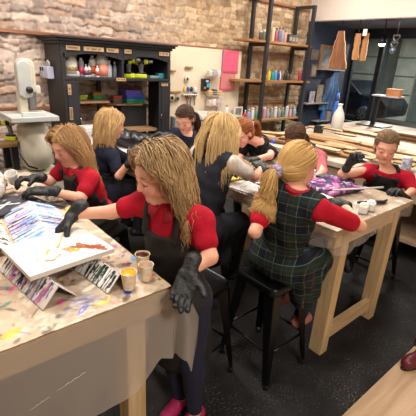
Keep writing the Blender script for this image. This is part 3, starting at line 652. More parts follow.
# ================================================================ furniture and things
m_pine=wood('pine','#d3ba90','#b6986a',scale=5,axis=2,rough=.6); m_pinex=wood('pine along','#d0b48a','#b09064',scale=5,axis=0,rough=.6); m_piney=wood('pine cross','#d0b48a','#b09064',scale=5,axis=1,rough=.6)
m_black=mat('black painted wood','#26262a',rough=.5,noise=.25,nscale=6); m_bmetal=mat('black steel','#111113',rough=.28,metal=.55,spec=.6)
m_paper=mat('white paper','#e6e2da',rough=.8); m_blackplastic=mat('black plastic','#161719',rough=.4)
m_attr=mat('painted',rough=.55,attr=True,spec=.4); m_attrm=mat('painted matt',rough=.85,attr=True,spec=.2)
PAINTS=['#1c1c20','#2b4fb0','#e8c21f','#c9352b','#6a3d8f','#f0efe8','#2d8a6a','#d77f2a','#e24d8e','#45a3d8','#3a3a3c','#9a8f80']
# ---------------------------------------------------------------- front table
tb=thing('work_table','long pine work table in the foreground','table',(.225,1.875,0))
X0,X1,Y0,Y1=-.475,.475,-.865,.885
MB().box((X0,Y0,.872),(X1,Y1,.908)).build('tabletop',m_pinex,tb,bevel=.004)
mb=MB(); mb.box((X0+.02,Y0+.02,.775),(X1-.02,Y0+.06,.872)); mb.box((X0+.02,Y1-.06,.775),(X1-.02,Y1-.02,.872)); mb.box((X0+.02,Y0+.06,.775),(X0+.06,Y1-.06,.872)); mb.box((X1-.06,Y0+.06,.775),(X1-.02,Y1-.06,.872)); mb.build('apron_frame',m_pinex,tb,bevel=.003)
for sx in (0,1):
    for sy in (0,1):
        x=X0+.06 if sx==0 else X1-.145; y=Y0+.06 if sy==0 else Y1-.145
        MB().box((x,y,0),(x+.085,y+.085,.872)).build('leg',m_pine,tb,bevel=.004)
# paint spattered cover with a clear plastic skirt
cv=thing('table_cover','paint spattered plastic cover on the front table, hanging over its front edge','table cover',(-.25,1.005,.9085))
pt=Paint(.955,1.75,.004,'#b39c83',11)
pt.mottle('#dcc7ac',.22,.4,.7,.7); pt.mottle('#b2957a',.12,.56,.78,.55); pt.mottle('#8d8078',.07,.62,.85,.45); pt.mottle('#efe2d0',.05,.60,.8,.45)
pt.splats(420,PAINTS,.002,.014,.85); pt.splats(120,['#5a534e','#7a6a5c','#3a3736','#8d8078'],.003,.022,.55); pt.splats(60,['#8e7b68','#6f6a68','#c8a78b','#e9ddcc'],.006,.035,.5)
pt.splats(70,['#1c1c20','#2b2c30','#e8e6df','#3d3a3c'],.004,.022,.9,(.45,.94,.75,1.5)); pt.splats(60,['#18181b','#2b2b30','#55555a'],.006,.03,.85,(.6,.93,1.0,1.35)); pt.splats(60,['#1c1c1f','#3a3a3e','#77706c'],.006,.028,.8,(.30,.75,.9,1.5)); pt.splats(40,['#1c1c1f','#5a544f','#8f8378'],.004,.02,.7,(.0,.45,.05,.7))
pt.splats(36,PAINTS,.002,.010,.85,(.0,.95,.0,.45)); pt.splats(110,['#4a4440','#2a2a2d','#857768'],.002,.012,.7,(.0,.95,.0,.5))
for i in range(110):
    a=pt.rng.random()*PI; x=pt.rng.uniform(.05,.9); y=pt.rng.uniform(.02,1.6); l=pt.rng.uniform(.01,.06); pt.stroke((x,y),(x+l*math.cos(a),y+l*math.sin(a)),pt.rng.uniform(.0012,.003),PAINTS[pt.rng.integers(len(PAINTS))],.8)
pt.blob(.80,.055,.013,'#2f55c8',1); pt.blob(.81,.075,.006,'#2f55c8',.9,2,.6); pt.blob(.90,.13,.010,'#3f8fd0',.8,2.2,1.2); pt.blob(.705,.05,.012,'#e2c02a',.9,2.6,.1); pt.blob(.42,.06,.016,'#e0bb27',.8,2,.5); pt.blob(.36,.10,.008,'#d83a86',.9); pt.blob(.60,.22,.008,'#3aa0d0',.9,3.5,2.6); pt.blob(.92,.40,.014,'#e05a9a',.9,2,.2)
pt.blob(.83,.62,.022,'#e05aa0',.55,2,.5); pt.blob(.77,.98,.012,'#3d5fd0',.9,3,.4); pt.stroke((.60,.14),(.72,.06),.004,'#3c3a86',.6); pt.stroke((.62,.10),(.70,.12),.004,'#58639e',.6); pt.blob(.66,.09,.03,'#6c6c8e',.35,1.6)
pt.mesh('painted_top',mat('painted plastic',rough=.32,attr=True,spec=.5,bump=.25,bscale=25),cv,(0,-.012,.001),(1,0,0),(0,1,0),thick=.0025,bump=.003)
m_film=bpy.data.materials.new('clear plastic film'); m_film.use_nodes=True; q=m_film.node_tree; q.nodes['Principled BSDF'].inputs['Base Color'].default_value=(*hx('#bfb5ab'),1); q.nodes['Principled BSDF'].inputs['Roughness'].default_value=.28; q.nodes['Principled BSDF'].inputs['Alpha'].default_value=.46
def interp(x,xs,ys): return float(np.interp(x,xs,ys))
for k_,(xa_,za_,xb_,zb_) in enumerate(((.50,.70,.60,.725),(.42,.675,.48,.695))):
    MB().tube([(xa_+(xb_-xa_)*s_+.001*math.sin(9*s_),-.036-.004*s_,za_-.9085+(zb_-za_)*s_+.002*math.sin(23*s_)) for s_ in np.linspace(0,1,9)],[.0003,.0006,.0003,.0008,.0003,.0008,.0004,.0006,.0002],5).build('scuff_mark',m_paper,cv,True)
nu,nv=90,34; G=np.zeros((nu,nv,3))
for i in range(nu):
    x=.962*i/(nu-1); hem=interp(x,[0,.3,.55,.66,.74,.80,.86,.905,.962],[.47,.47,.495,.485,.503,.512,.55,.60,.57])
    for j in range(nv):
        t=j/(nv-1); z=.908+(hem-.908)*t
        G[i,j]=(x,-.022-.010*math.sin(x*9+1)*t-.006*math.sin(x*31+t*3)*t-.012*t*0,z-.9085)
mb=MB(); mb.grid(G); mb.build('skirt',m_film,cv,True)
G=np.zeros((24,24,3))                            # the fold of film standing out at the corner
for i in range(24):
    s=i/23
    for j in range(24):
        t=j/23; hem=interp(s,[0,.25,.6,.85,1],[.57,.60,.575,.50,.66]); z=.905+(hem-.905)*t; w=s*.125*(.35+.65*min(1,t*1.6+.25))
        G[i,j]=(.958+w*.50+.008*math.sin(7*s+2*t)*t,-.022-w*.62+.010*math.sin(9*s)*t,z-.9085)
mb=MB(); mb.grid(G); mb.build('corner_fold',m_film,cv,True)
mb=MB(); G=np.zeros((20,10,3))
for i in range(20):
    for j in range(10): t=j/9; G[i,j]=(.961+.012*t+.008*t*math.sin(i*1.1),.02+i*.088,-.002-.16*t-.03*t*math.sin(i*.8))
mb.grid(G); mb.build('side_flap',m_film,cv,True)
# canvas on the drip boards
cvc=V(.268,1.184,1.005); cu=nrm(V(.319,.03,0)); cw_=V(-cu[1],cu[0],0)
ca=thing('canvas','white stretched canvas with an orange and yellow painted shape, lying on the drip boards','canvas',cvc)
pc=Paint(.322,.27,.002,'#e9e5df',21)
def cl(px_,py_):
    q=PZ(px_,py_,1.005)-cvc; return float(q@cu),float(q@cw_)
for a,b,w,c in (((72,247),(103,247),.011,'#96482a'),((78,244),(104,249),.012,'#a3532f'),((86,246),(100,245),.008,'#a84a26'),((66,248),(76,250),.010,'#c2912f'),((69,252),(78,249),.006,'#e2b23c'),((62,249),(70,251),.004,'#b5682f'),
    ((38,259),(52,261),.0028,'#c9713a'),((52,261),(61,254),.0035,'#cc7a3a'),((43,257),(58,253),.0025,'#d08a44'),((38,259),(36,262),.002,'#c9713a'),((44,262),(57,259),.0025,'#c0602c'),((31,251),(30,255),.0016,'#a8836a'),((44,250),(52,247),.0018,'#8e8078'),((46,254),(49,250),.006,'#d8a63a'),((55,248),(64,246),.003,'#8b8d92')):
    pc.stroke(cl(*a),cl(*b),w,c,.92,.8)
pc.mesh('painted_front',m_attrm,ca,(0,0,0),cu,cw_,thick=.002)
MB().prism([(0,0),(.322,0),(.322,.27),(0,.27)],(0,0,-.020),cu,cw_,(0,0,.0175)).build('canvas_frame',mat('canvas edge','#d8d3cb',rough=.9),ca,bevel=.003)
# drip boards: card folded to a ridge, dripped with paint
def drip(label,apex0,apex1,half,height,base,pal,seed,open_angle=0):
    a0=V(*apex0); a1=V(*apex1); d=nrm(a1-a0); L=np.linalg.norm(a1-a0); side=V(d[1],-d[0],0); o=V(a0[0],a0[1],.913)
    t=thing('drip_board',label,'drip board',o,group=None); slope=math.hypot(half,height)
    for sg,nm in ((1,'left_face'),(-1,'right_face')):
        p=Paint(L,slope,.0025,base,seed+sg); r=p.rng
        for i in range(int(L*170)):
            x=r.random()*L; y0=r.random()*slope*.5; l=r.uniform(.2,.9)*slope; c=pal[r.integers(len(pal))]; p.stroke((x,y0),(x+r.normal()*.006,min(slope,y0+l)),r.uniform(.0018,.0062),c,.95,.9)
        p.splats(int(L*50),pal,.002,.007,.9)
        ay=nrm(-side*sg*half-V(0,0,height)) if sg>0 else nrm(side*half-V(0,0,height))
        s_=-1 if sg>0 else 1
        ay=nrm(side*s_*half-V(0,0,height)); ax=d if np.cross(d,ay)[2]>0 else -d; oo=V(0,0,height) if ax is d else V(0,0,height)+d*L
        p.mesh('sloped_face',m_attrm,t,oo,ax,ay,thick=.004)
    return t
drip('folded drip board under the near edge of the canvas, streaked black, white and pink',(.286,1.46,0),(.337,1.118,0),.062,.068,'#cfc4bb',['#1b1b1e','#26262a','#efeae4','#d9a6ae','#3a78b5','#1b1b1e','#8e8780','#b06a98'],31)
drip('folded drip board under the right edge of the canvas, streaked black, white and green',(.50,1.42,0),(.545,1.085,0),.058,.060,'#d9d6d0',['#17181a','#1d1d20','#1e1f22','#eeece6','#2d5a40','#f2f0ea','#131416'],41)
drip('folded drip board behind the canvas, streaked white, blue and violet',(.50,2.02,0),(.45,1.54,0),.13,.050,'#c3c0c2',['#dcd9da','#6fa5d0','#3f7fbc','#a57cc0','#c5a0cc','#2b2b30','#8fb4d6','#5f96c8','#b58cc8','#3a3a42'],51)
drip('folded drip board at the left edge of the front table, streaked black and white',(.27,1.95,0),(.235,1.56,0),.075,.06,'#dcd8d2',['#17181a','#1d1d20','#eeece6','#f2f0ea','#d6b04a','#131416','#5a5a5e'],61)
# dark board and clutter by the far hands
bx=PZ(14,203,.93); t=thing('painted_board','dark grey board with white brush marks lying by the gloved hands','board',(bx[0],bx[1],.914),.25)
p=Paint(.26,.20,.003,'#3b3d42',71); p.mottle('#55575d',.05,.45,.7,.6); p.stroke((.03,.07),(.12,.13),.007,'#d9d4cf'); p.stroke((.06,.12),(.15,.08),.006,'#e6e0da'); p.splats(25,['#e5e0da','#d08a98','#17181b','#6f7076'],.002,.01)
p.mesh('board_front',m_attrm,t,(-.13,-.10,.016),(1,0,0),(0,1,0),thick=.014)
def cup(loc,label,paint,h=.062,r0=.019,r1=.027,body='#e4ddd3',fill=.75,name='paint_cup',rotz=0,tilt=None,smear=None):
    t=thing(name,label,'cup',loc,rotz)
    mb=MB().lathe([(0,0),(r0,0),(r0+.0006,.002),(r1,h),(r1+.002,h),(r1+.002,h-.002),(r1-.0015,h-.002),(r0,.004),(0,.004)],n=24); auto(mb.build('cup_wall',mat('cup'+body,body,rough=.45,noise=.25,nscale=60,ncol=smear),t),35)
    rr=r0+(r1-r0)*fill-.001
    if paint: MB().lathe([(0,h*fill-.004),(rr-.001,h*fill-.004),(rr,h*fill),(rr*.6,h*fill+.001),(0,h*fill+.0015)],n=24).build('paint',mat('wet'+paint,paint,rough=.25),t,True)
    if tilt: t.rotation_euler=tilt
    return t
c1=PZ(129,288,.914); cup((c1[0],c1[1],.914),'small paper cup of yellow paint near the front table corner','#e0a61c',.068,.021,.029,fill=.95,smear='#d8b478')
c2=PZ(146,279,.914); cup((c2[0],c2[1],.914),'small paper cup smeared with red paint, front of the two by the apron','#c23a22',.064,.021,.028,fill=.35,smear='#c9715c')
c3=c2+V(.022,.062,0); cup((c3[0],c3[1],.914),'small paper cup of dark brown paint standing behind the red smeared cup','#4a1d16',.074,.020,.028,fill=.93,smear='#b98b78')
c4=PZ(15,188,.93); cup((c4[0],c4[1],.962),'white cup held tilted by the girl at the far end of the front table',None,.075,.023,.033,'#efece6',tilt=(.35,-.25,0))
# crumpled paper at the left edge
cr=PZ(0,192,.95); rg=np.random.default_rng(8); v=Vol([('el',V(cr[0]-.05+rg.normal()*.05,cr[1]+rg.normal()*.07,.955+rg.random()*.03),[.05+rg.random()*.03]*3,np.eye(3),.02) for _ in range(9)],.008); vs,F=v.mesh(); vs=vs+np.stack([vnoise((len(vs),2),3,rg)[:,0]*.02-.01 for _ in range(3)],1); vs[:,2]=np.maximum(vs[:,2],.915)
tag(link('crumpled_paper',vs-V(cr[0],cr[1],.915),orient(F,vs),mat('crumpled','#d8cdc4',rough=.9),None,False,loc=(cr[0],cr[1],.915)),'heap of crumpled white paper at the left edge of the front table','paper')
# black wet tools heap on the far right of the table
for (px_,py_,a,l,lab) in ((66,193,.4,.16,'black painted stick lying by the elbow of the girl at the table end'),(78,200,1.2,.14,'black stick lying nearest the reaching arm on the front table'),(52,205,2.2,.15,'black stick lying in front of the gloved hands')):
    q=PZ(px_,py_,.92); mb=MB(); rg=random.Random(px_); pts=[(l*(s-.5)*math.cos(a)+rg.uniform(-.004,.004),l*(s-.5)*math.sin(a)+rg.uniform(-.004,.004),.008+.004*s) for s in (0,.25,.5,.75,1)]; mb.tube(pts,[.006,.008,.007,.009,.005],8)
    tag(mb.build('stick',mat('wet black','#17181a',rough=.3),None,True,loc=(q[0],q[1],.913)),lab,'stick')
# brush in the painting hand
b0=PZ(57,247,1.012); bdir=nrm(P(66,226,1.60)-b0); t=thing('paintbrush','paintbrush held by the girl in front, its pale tip on the canvas','paintbrush',b0)
MB().tube([bdir*.02,bdir*.05,bdir*.12],[.004,.0045,.003],8).build('handle',mat('pale handle','#e0c89a',rough=.5),t,True)
MB().tube([bdir*0,bdir*.012,bdir*.022],[.002,.0055,.006],8).build('bristles',mat('bristle','#e6cf9c',rough=.8),t,True)
# ---------------------------------------------------------------- metal stools
def stool_proto(label,loc,rz):
    t=thing('bar_stool',label,'stool',loc,rz)
    a=.148; n=8; poly=[]
    for cx,cy,s in ((a-.04,a-.04,0),(-a+.04,a-.04,1),(-a+.04,-a+.04,2),(a-.04,-a+.04,3)):
        for k in range(n+1): th=PI/2*(s+k/n); poly.append((cx+.04*math.cos(th),cy+.04*math.sin(th)))
    mb=MB(); N=len(poly); rings=[(1.0,.565),(1.03,.570),(1.0,.603),(.96,.610),(.90,.606),(.30,.604)]
    for k,(s,z) in enumerate(rings): mb.v+=[(x*s,y*s,z) for x,y in poly]
    for k in range(len(rings)-1): mb.f+=[(k*N+i,k*N+(i+1)%N,(k+1)*N+(i+1)%N,(k+1)*N+i) for i in range(N)]
    mb.f.append(tuple((len(rings)-1)*N+i for i in range(N))); mb.c=[(1,1,1)]*len(mb.v); auto(mb.build('seat',m_bmetal,t),50)
    for sx in (-1,1):
        for sy in (-1,1):
            mb=MB(); top=V(sx*.128,sy*.128,.585); bot=V(sx*.172,sy*.188,.02); ax=V(-sx,0,0); ay=V(0,-sy,0); w0,w1=.078,.030
            vs=[]
            for p,w in ((top,w0),(bot,w1)): vs+=[p+V(sx,sy,0)*.008,p+V(sx,sy,0)*.008+ax*w,p+V(sx,sy,0)*.008+ax*w+V(0,-sy,0)*.006,p+V(sx,sy,0)*.002,p+V(sx,sy,0)*.008+ay*w+V(-sx,0,0)*.006,p+V(sx,sy,0)*.008+ay*w]
            f=[(i,(i+1)%6,6+(i+1)%6,6+i) for i in range(6)]+[tuple(range(6)),tuple(range(11,5,-1))]
            if sx*sy<0: f=[q[::-1] for q in f]
            mb.add(vs,f); lg=mb.build('leg',m_bmetal,t,bevel=.003)
            MB().lathe([(.0,0),(.017,0),(.016,.03),(0,.032)],(bot[0]-sx*.006,bot[1]-sy*.006,0),12).build('rubber_foot',m_blackplastic,lg,True)
    for a_,b_ in (((-1,-1),(1,-1)),((1,-1),(1,1)),((1,1),(-1,1)),((-1,1),(-1,-1))):
        f=.64; pa=V(a_[0]*(.125+.047*f),a_[1]*(.125+.063*f),.585-.565*f); pb=V(b_[0]*(.125+.047*f),b_[1]*(.125+.063*f),.585-.565*f); MB().tube([pa,pb],.0075,8).build('footrest_bar',m_bmetal,t,True)
    return t
st=stool_proto('black metal stool under the girl in the tartan pinafore',(1.52,1.16,0),0)
for loc,rz,lab in (((1.10,1.36,0),.10,'black metal stool standing behind the girl at the front canvas'),((1.44,1.74,0),.0,'black metal stool under the girl with the very long blonde hair'),((.99,2.26,0),.1,'black metal stool under the girl at the far end of the front table'),
    ((1.24,2.83,0),0,'black metal stool under the blonde girl beside the cabinet'),((2.26,2.87,0),.2,'black metal stool under the dark haired girl before the pegboard'),((2.90,2.43,0),0,'black metal stool under the ginger girl with the ponytail'),((2.90,1.93,0),0,'black metal stool under the brown haired girl with the bowed head'),((3.02,1.30,0),0,'black metal stool under the girl facing the camera at the right')):
    dup(st,loc,rz,lab)
# ---------------------------------------------------------------- right table
rt=thing('work_table','pine work table on the right with an open end frame of two square legs','table',(2.15,1.64,0))
X0,X1,Y0,Y1=-.45,.45,-.72,.70
MB().box((X0,Y0,.868),(X1,Y1,.910)).build('tabletop',m_pinex,rt,bevel=.004)
mb=MB(); mb.box((X0+.06,Y0+.03,.775),(X1-.06,Y0+.07,.868)); mb.box((X0+.06,Y1-.07,.775),(X1-.06,Y1-.03,.868)); mb.box((X0+.10,Y0+.07,.79),(X0+.14,Y1-.07,.868)); mb.box((X1-.14,Y0+.07,.79),(X1-.10,Y1-.07,.868)); mb.build('apron_frame',m_pinex,rt,bevel=.003)
for y in (Y0+.022,Y1-.11):
    for x in (-.322,.288): MB().box((x,y,0),(x+.075,y+.088,.868)).build('leg',m_pine,rt,bevel=.004)
    MB().box((-.247,y+.02,.075),(.288,y+.06,.165)).build('stretcher',m_pinex,rt,bevel=.003)
rc_=thing('table_cover','clear paint marked plastic cover wrapped over the right table','table cover',(1.695,.915,.9105))
pt=Paint(.91,1.43,.005,'#a5917a',12); pt.mottle('#cfc0a9',.16,.45,.7,.7); pt.mottle('#8f7e6b',.10,.58,.8,.5); pt.mottle('#f2ebdf',.05,.56,.75,.5); pt.splats(150,PAINTS+['#8a6ab0','#d8d0c4'],.002,.014,.8); pt.splats(40,['#8e7b68','#b29c86','#e9ddcc'],.008,.03,.5)
pt.mesh('painted_top',mat('painted plastic',attr=True),rc_,(0,0,.001),(1,0,0),(0,1,0),thick=.0025,bump=.003)
m_film2=bpy.data.materials.new('thin clear film'); m_film2.use_nodes=True; q=m_film2.node_tree; q.nodes['Principled BSDF'].inputs['Base Color'].default_value=(*hx('#d3c6bb'),1); q.nodes['Principled BSDF'].inputs['Roughness'].default_value=.15; q.nodes['Principled BSDF'].inputs['Alpha'].default_value=.28
G=np.zeros((60,8,3))
for i in range(60):
    x=.91*i/59
    for j in range(8): t=j/7; G[i,j]=(x,-.006-.012*t*abs(math.sin(x*17)),-.002-(.105+.035*math.sin(x*7)+.03*(x<.2))*t)
mb=MB(); mb.grid(G)
G=np.zeros((60,8,3))
for i in range(60):
    y=1.42*i/59
    for j in range(8): t=j/7; G[i,j]=(-.006-.012*t*abs(math.sin(y*13)),y,-.002-(.10+.03*math.sin(y*6))*t)
mb.grid(G); mb.build('overhang',m_film2,rc_,True)
TT=.9145
def flat(name,label,cat,x,y,w,h,rz,fn,base,thick=.004,seed=1,m=None,z=TT,step=.003,part='printed_sheet'):
    t=thing(name,label,cat,(x,y,z),rz); p=Paint(w,h,step,base,seed); fn(p); p.mesh(part,m or m_attrm,t,(-w/2,-h/2,thick),(1,0,0),(0,1,0),thick=thick); return t
def news(p):
    for i in range(14):
        y=.02+i*p.h/15
        for j in range(9): x=.01+j*p.w/9; p.stroke((x,y),(x+p.w/13,y),.0022,'#8d8a8c',.6)
    p.blob(p.w*.6,p.h*.55,.05,'#a8a2b5',.6); p.blob(p.w*.25,p.h*.3,.035,'#b58f9b',.5)
flat('newspaper','printed newspaper sheet on the near left corner of the right table','newspaper',1.84,1.60,.25,.34,.1,news,'#dcd5cf',seed=81)
def yg(p): p.mottle('#e2c64a',.06,.4,.6); p.mottle('#5a9a66',.06,.52,.7); p.mottle('#5a9fc8',.08,.58,.75); p.splats(30,['#e8d27a','#3d7a58','#4a8fc0'],.003,.012)
flat('painting','painting in yellow, green and blue beside the girl with very long hair','painting',1.87,1.98,.24,.28,.0,yg,'#c7b54e',.012,82)
def purple(p): p.mottle('#6a3a72',.06,.4,.6); p.mottle('#c77aa8',.05,.52,.7,.8); p.mottle('#2a2d45',.05,.58,.72); p.mottle('#e2d6e4',.03,.66,.8); p.splats(70,['#f0e8f0','#1e2036','#b04a8a','#7a5ab8','#d79ac0'],.003,.013)
flat('painting','canvas poured with purple, pink and white paint before the facing girl','painting',2.31,1.36,.34,.30,-.15,purple,'#4a3558',.022,83,z=.93)
flat('painting','second purple poured canvas further along the right table','painting',2.44,1.74,.26,.30,.1,purple,'#3a2f4a',.02,84)
def tray(p): p.mottle('#3a3b40',.05,.5,.7); p.splats(40,['#d9d6d4','#8a8a90','#5a5a60'],.003,.012)
t=flat('tray','black tray of brushes beside the ponytail of the tartan girl','tray',2.02,1.72,.22,.32,-.1,tray,'#191a1c',.012,85,m=mat('tray black',rough=.35,attr=True))
for k in range(5): mb=MB(); mb.tube([(-.09+.03*k,-.13+.02*k,.02),(-.02+.03*k,.08+.01*k,.024)],[.003,.004],8); tag(mb.build('paintbrush',mat('silver','#b9b9bd',rough=.3,metal=.7),None,True,loc=(2.02,1.72,TT)),'grey handled paintbrush lying in the black tray','paintbrush','brushes in the black tray')
def white(p): p.splats(8,['#d8d2ca','#c9c2c8'],.004,.02,.5)
flat('palette_paper','sheet of white palette paper beyond the black tray','paper',2.20,1.98,.16,.22,.3,white,'#ece8e2',.003,86)
flat('palette_paper','white paper lying against the dark sleeve roll near the tartan girl','paper',2.02,1.47,.18,.2,.2,white,'#e8e4df',.003,87)
t=thing('candle','white stick standing up near the gloved fist of the long haired girl','stick',(2.13,1.86,TT)); MB().lathe([(0,0),(.011,0),(.011,.075),(.004,.085),(0,.085)],n=12).build('stick',m_paper,t,True)
def book(p): p.blob(p.w*.35,p.h*.25,.03,'#4f8f92',.9,2.2,.2); p.blob(p.w*.75,p.h*.2,.02,'#79a8c8',.9,2); p.stroke((.02,p.h*.7),(p.w*.8,p.h*.7),.003,'#9aa0a2'); p.stroke((.02,p.h*.55),(p.w*.6,p.h*.55),.003,'#b5b2ae')
flat('booklet','white booklet printed in blue green, beside the red sleeve on the right table','booklet',2.03,1.20,.17,.26,-.2,book,'#e6e2da',.014,88)
for i,(x,y,c,lab) in enumerate(((2.075,.985,'#8fbf4a','white paint tub with a green lid mark near the red elbow'),(2.16,.985,'#4fa3c9','white paint tub with a blue lid mark at the table front edge'))):
    t=thing('paint_tub',lab,'tub',(x,y,TT),.4); MB().box((-.038,-.026,0),(.038,.026,.05)).build('tub',mat('tub','#dcd7d0',rough=.5,noise=.12,nscale=50),t,bevel=.008); MB().box((-.03,-.018,.05),(.03,.018,.056)).build('lid',mat('lid'+c,c,rough=.4,ncol='#e6e2da',noise=.5,nscale=40),t,bevel=.003)
t=thing('plastic_tub','clear plastic tub standing behind the purple canvas','tub',(2.36,1.60,TT)); MB().lathe([(0,0),(.045,0),(.056,.075),(.059,.075),(.055,.0738),(.044,.004),(0,.004)],n=24).build('tub',mat('clear tub','#e6d8da',rough=.2,alpha=.55),t,True); MB().lathe([(0,.005),(.044,.005),(.047,.03),(0,.032)],n=24).build('water',mat('pink water','#d7b4bd',rough=.1),t,True)
t=thing('paintbrush','long white handled brush lying across the front of the purple canvas','paintbrush',(2.36,1.16,.965)); MB().tube([(-.20,.10,-.005),(0,.0,0),(.15,-.07,.004)],[.004,.006,.007],8).build('handle',mat('ivory','#d8d2c8',rough=.4),t,True); MB().tube([(-.25,.125,-.01),(-.20,.10,-.005)],[.002,.006],8).build('bristles',m_blackplastic,t,True)
for k,(x,y,r,lab) in enumerate(((2.22,1.55,.028,'white round paint lid at the far left of the purple canvas'),(2.13,1.42,.03,'white paint blob dish at the near left of the purple canvas'),(2.47,1.50,.026,'white round lid at the far right of the purple canvas'))):
    tag(MB().lathe([(0,0),(r,0),(r,.012),(r*.8,.018),(0,.016)],n=20).build('dish',m_paper,None,True,loc=(x,y,TT)),lab,'dish')
t=thing('box','dark blue box lying between the purple canvas and the facing girl','box',(2.50,1.45,TT),.2); MB().box((-.06,-.13,0),(.06,.13,.03)).build('box',mat('navy box','#262b3a',rough=.5),t,bevel=.004)
tag(MB().tube([(-.10,.06,.012),(-.03,.01,.014),(.06,-.03,.012),(.12,-.02,.012)],[.008,.013,.012,.006],8).build('cloth',mat('dark rag','#1d1e21',rough=.9),None,True,loc=(2.28,1.02,TT)),'dark rag twisted on the table before the facing girl','rag')
# brush in the raised fist
b0=P(356,157,2.60); bd_=nrm(P(372,162,2.50)-b0); t=thing('paintbrush','white tipped paintbrush in the raised fist of the facing girl','paintbrush',b0)
MB().tube([-bd_*.05,bd_*.06],[.003,.004],8).build('handle',m_blackplastic,t,True); MB().tube([bd_*.06,bd_*.085,bd_*.11],[.005,.006,.002],8).build('bristles',m_paper,t,True)
# ---------------------------------------------------------------- far table by the cabinet
ft=thing('work_table','covered table between the cabinet and the pegboard girl','table',(1.75,3.10,0))
MB().box((-.30,-.72,.872),(.30,.62,.91)).build('tabletop',m_piney,ft,bevel=.004)
mb=MB(); mb.box((-.27,-.70,.78),(.27,-.66,.872)); mb.box((-.27,.56,.78),(.27,.60,.872)); mb.box((-.27,-.66,.78),(-.23,.56,.872)); mb.box((.23,-.66,.78),(.27,.56,.872)); mb.build('apron_frame',mat('dull brown board','#8d7763',rough=.7,noise=.2),ft)
for x in (-.26,.18):
    for y in (-.69,.51): MB().box((x,y,0),(x+.08,y+.08,.872)).build('leg',m_pine,ft,bevel=.004)
t=thing('table_cover','pale plastic cover on the table by the cabinet','table cover',(1.445,2.375,.9105)); pt=Paint(.61,1.35,.006,'#b5aea9',13); pt.mottle('#d6d2cf',.12,.4,.65,.8); pt.mottle('#7a7878',.09,.55,.75,.6); pt.mottle('#a9b8c4',.1,.6,.8,.5); pt.splats(90,PAINTS,.004,.016,.7)
pt.mesh('painted_top',m_attr,t,(0,0,.001),(1,0,0),(0,1,0),thick=.0025,bump=.004)
mb=MB(); G=np.zeros((30,6,3))
for i in range(30):
    for j in range(6): t_=j/5; G[i,j]=(.61*i/29,-.008-.012*t_*abs(math.sin(i*.7)),-.002-.10*t_*(1+.2*math.sin(i)))
mb.grid(G); mb.build('overhang',m_film,t,True)
def lump(name,label,cat,c,parts,m,h=.012,z0=None):
    prims=[('el',V(*c)+V(*o),r,basis(V(math.cos(a),math.sin(a),0)),.04) for o,r,a in parts]; vs,F=Vol(prims,h).mesh(); vs=relax(vs,F,1); rg=np.random.default_rng(len(label)); vs=vs+.006*np.sin(vs[:,[1,2,0]]*60+np.sin(vs[:,[2,0,1]]*40))
    if z0 is not None: vs[:,2]=np.maximum(vs[:,2],z0)
    return tag(link(name,vs-V(c[0],c[1],z0),orient(F,vs),m,None,True,loc=(c[0],c[1],z0)),label,cat)
m_bag=mat('black bin bag','#141417',rough=.35,noise=.3,nscale=12,bump=.6,bscale=14)
q=PZ(134,142,.98); lump('bag','black plastic bag heaped on the table between the blonde girl and the cabinet','bag',(q[0]+.03,q[1]+.12,.915),[((0,0,.06),[.16,.11,.09],.3),((.14,-.04,.05),[.11,.09,.07],1),((-.10,.05,.10),[.09,.08,.08],0)],m_bag,z0=.915)
q=PZ(146,134,.98); 
t=thing('sheet','white and blue printed sheet on the table beside the gloved hand of the blonde girl','paper',(1.62,2.62,.915),.2)
p=Paint(.26,.22,.004,'#d3dbe2',91); p.mottle('#8fb0cc',.06,.5,.7); p.splats(20,['#e8e6e4','#5a7a9a','#c98a90'],.004,.015); p.mesh('printed_sheet',m_attrm,t,(-.13,-.11,.004),(1,0,0),(0,1,0),thick=.003)
q=PZ(155,160,.92); t=thing('dish','small green dish on the table in front of the dark haired girl','dish',(q[0],q[1],.915)); MB().lathe([(0,0),(.04,0),(.05,.03),(.046,.03),(.036,.006),(0,.005)],n=20).build('dish',mat('green dish','#5a8f72',rough=.4),t,True)
q=PZ(143,158,.92); t=thing('cup','white cup lying beside the green dish','cup',(q[0],q[1],.915)); MB().lathe([(0,0),(.03,0),(.036,.08),(.033,.08),(.027,.005),(0,.005)],n=20).build('cup_wall',m_paper,t,True)
# ---------------------------------------------------------------- black hutch cabinet
cb=thing('cabinet','tall black hutch cabinet with arched upper bays against the stone wall','cabinet',(2.145,4.1,0)); W=.665; D=.47
def tolx(x): return x-2.145
mb=MB(); mb.box((-W,0,0),(-W+.025,D,1.78)); mb.build('side_panel',m_black,cb,bevel=.003)
MB().box((W-.025,0,0),(W,D,1.78)).build('side_panel',m_black,cb,bevel=.003)
mb=MB(); mb.box((-W,-.005,1.70),(W,.02,1.79)); mb.box((-W-.02,-.025,1.785),(W+.02,D,1.812)); mb.box((-W-.045,-.05,1.812),(W+.045,D,1.838)); mb.box((-W-.065,-.07,1.838),(W+.065,D,1.860)); mb.build('cornice',m_black,cb,bevel=.005)
MB().box((-W+.025,.01,1.435),(W-.025,D,1.467)).build('shelf',m_black,cb,bevel=.003)
MB().box((-W+.025,.44,1.467),(W-.025,.455,1.75)).build('back_panel',mat('black inside','#1b1b1e',rough=.7),cb)
MB().box((.013,.0,1.467),(.038,.30,1.75)).build('divider',m_black,cb)
for xa,xb in ((-W+.025,.013),(.038,W-.025)):
    n=20; poly=[(xa,1.72)]+[(xa+(xb-xa)*i/n,1.655+.05*math.sin(PI*i/n)) for i in range(n+1)]+[(xb,1.72)]
    MB().prism(poly,(0,-.004,0),(1,0,0),(0,0,1),(0,.024,0)).build('arched_valance',m_black,cb)
mb=MB(); mb.box((-W+.0,-.004,1.437),(W,.018,1.467)); mb.box((-W,-.004,1.467),(-W+.045,.018,1.70)); mb.box((W-.035,-.004,1.467),(W,.018,1.70)); mb.build('face_frame',m_black,cb,bevel=.003)
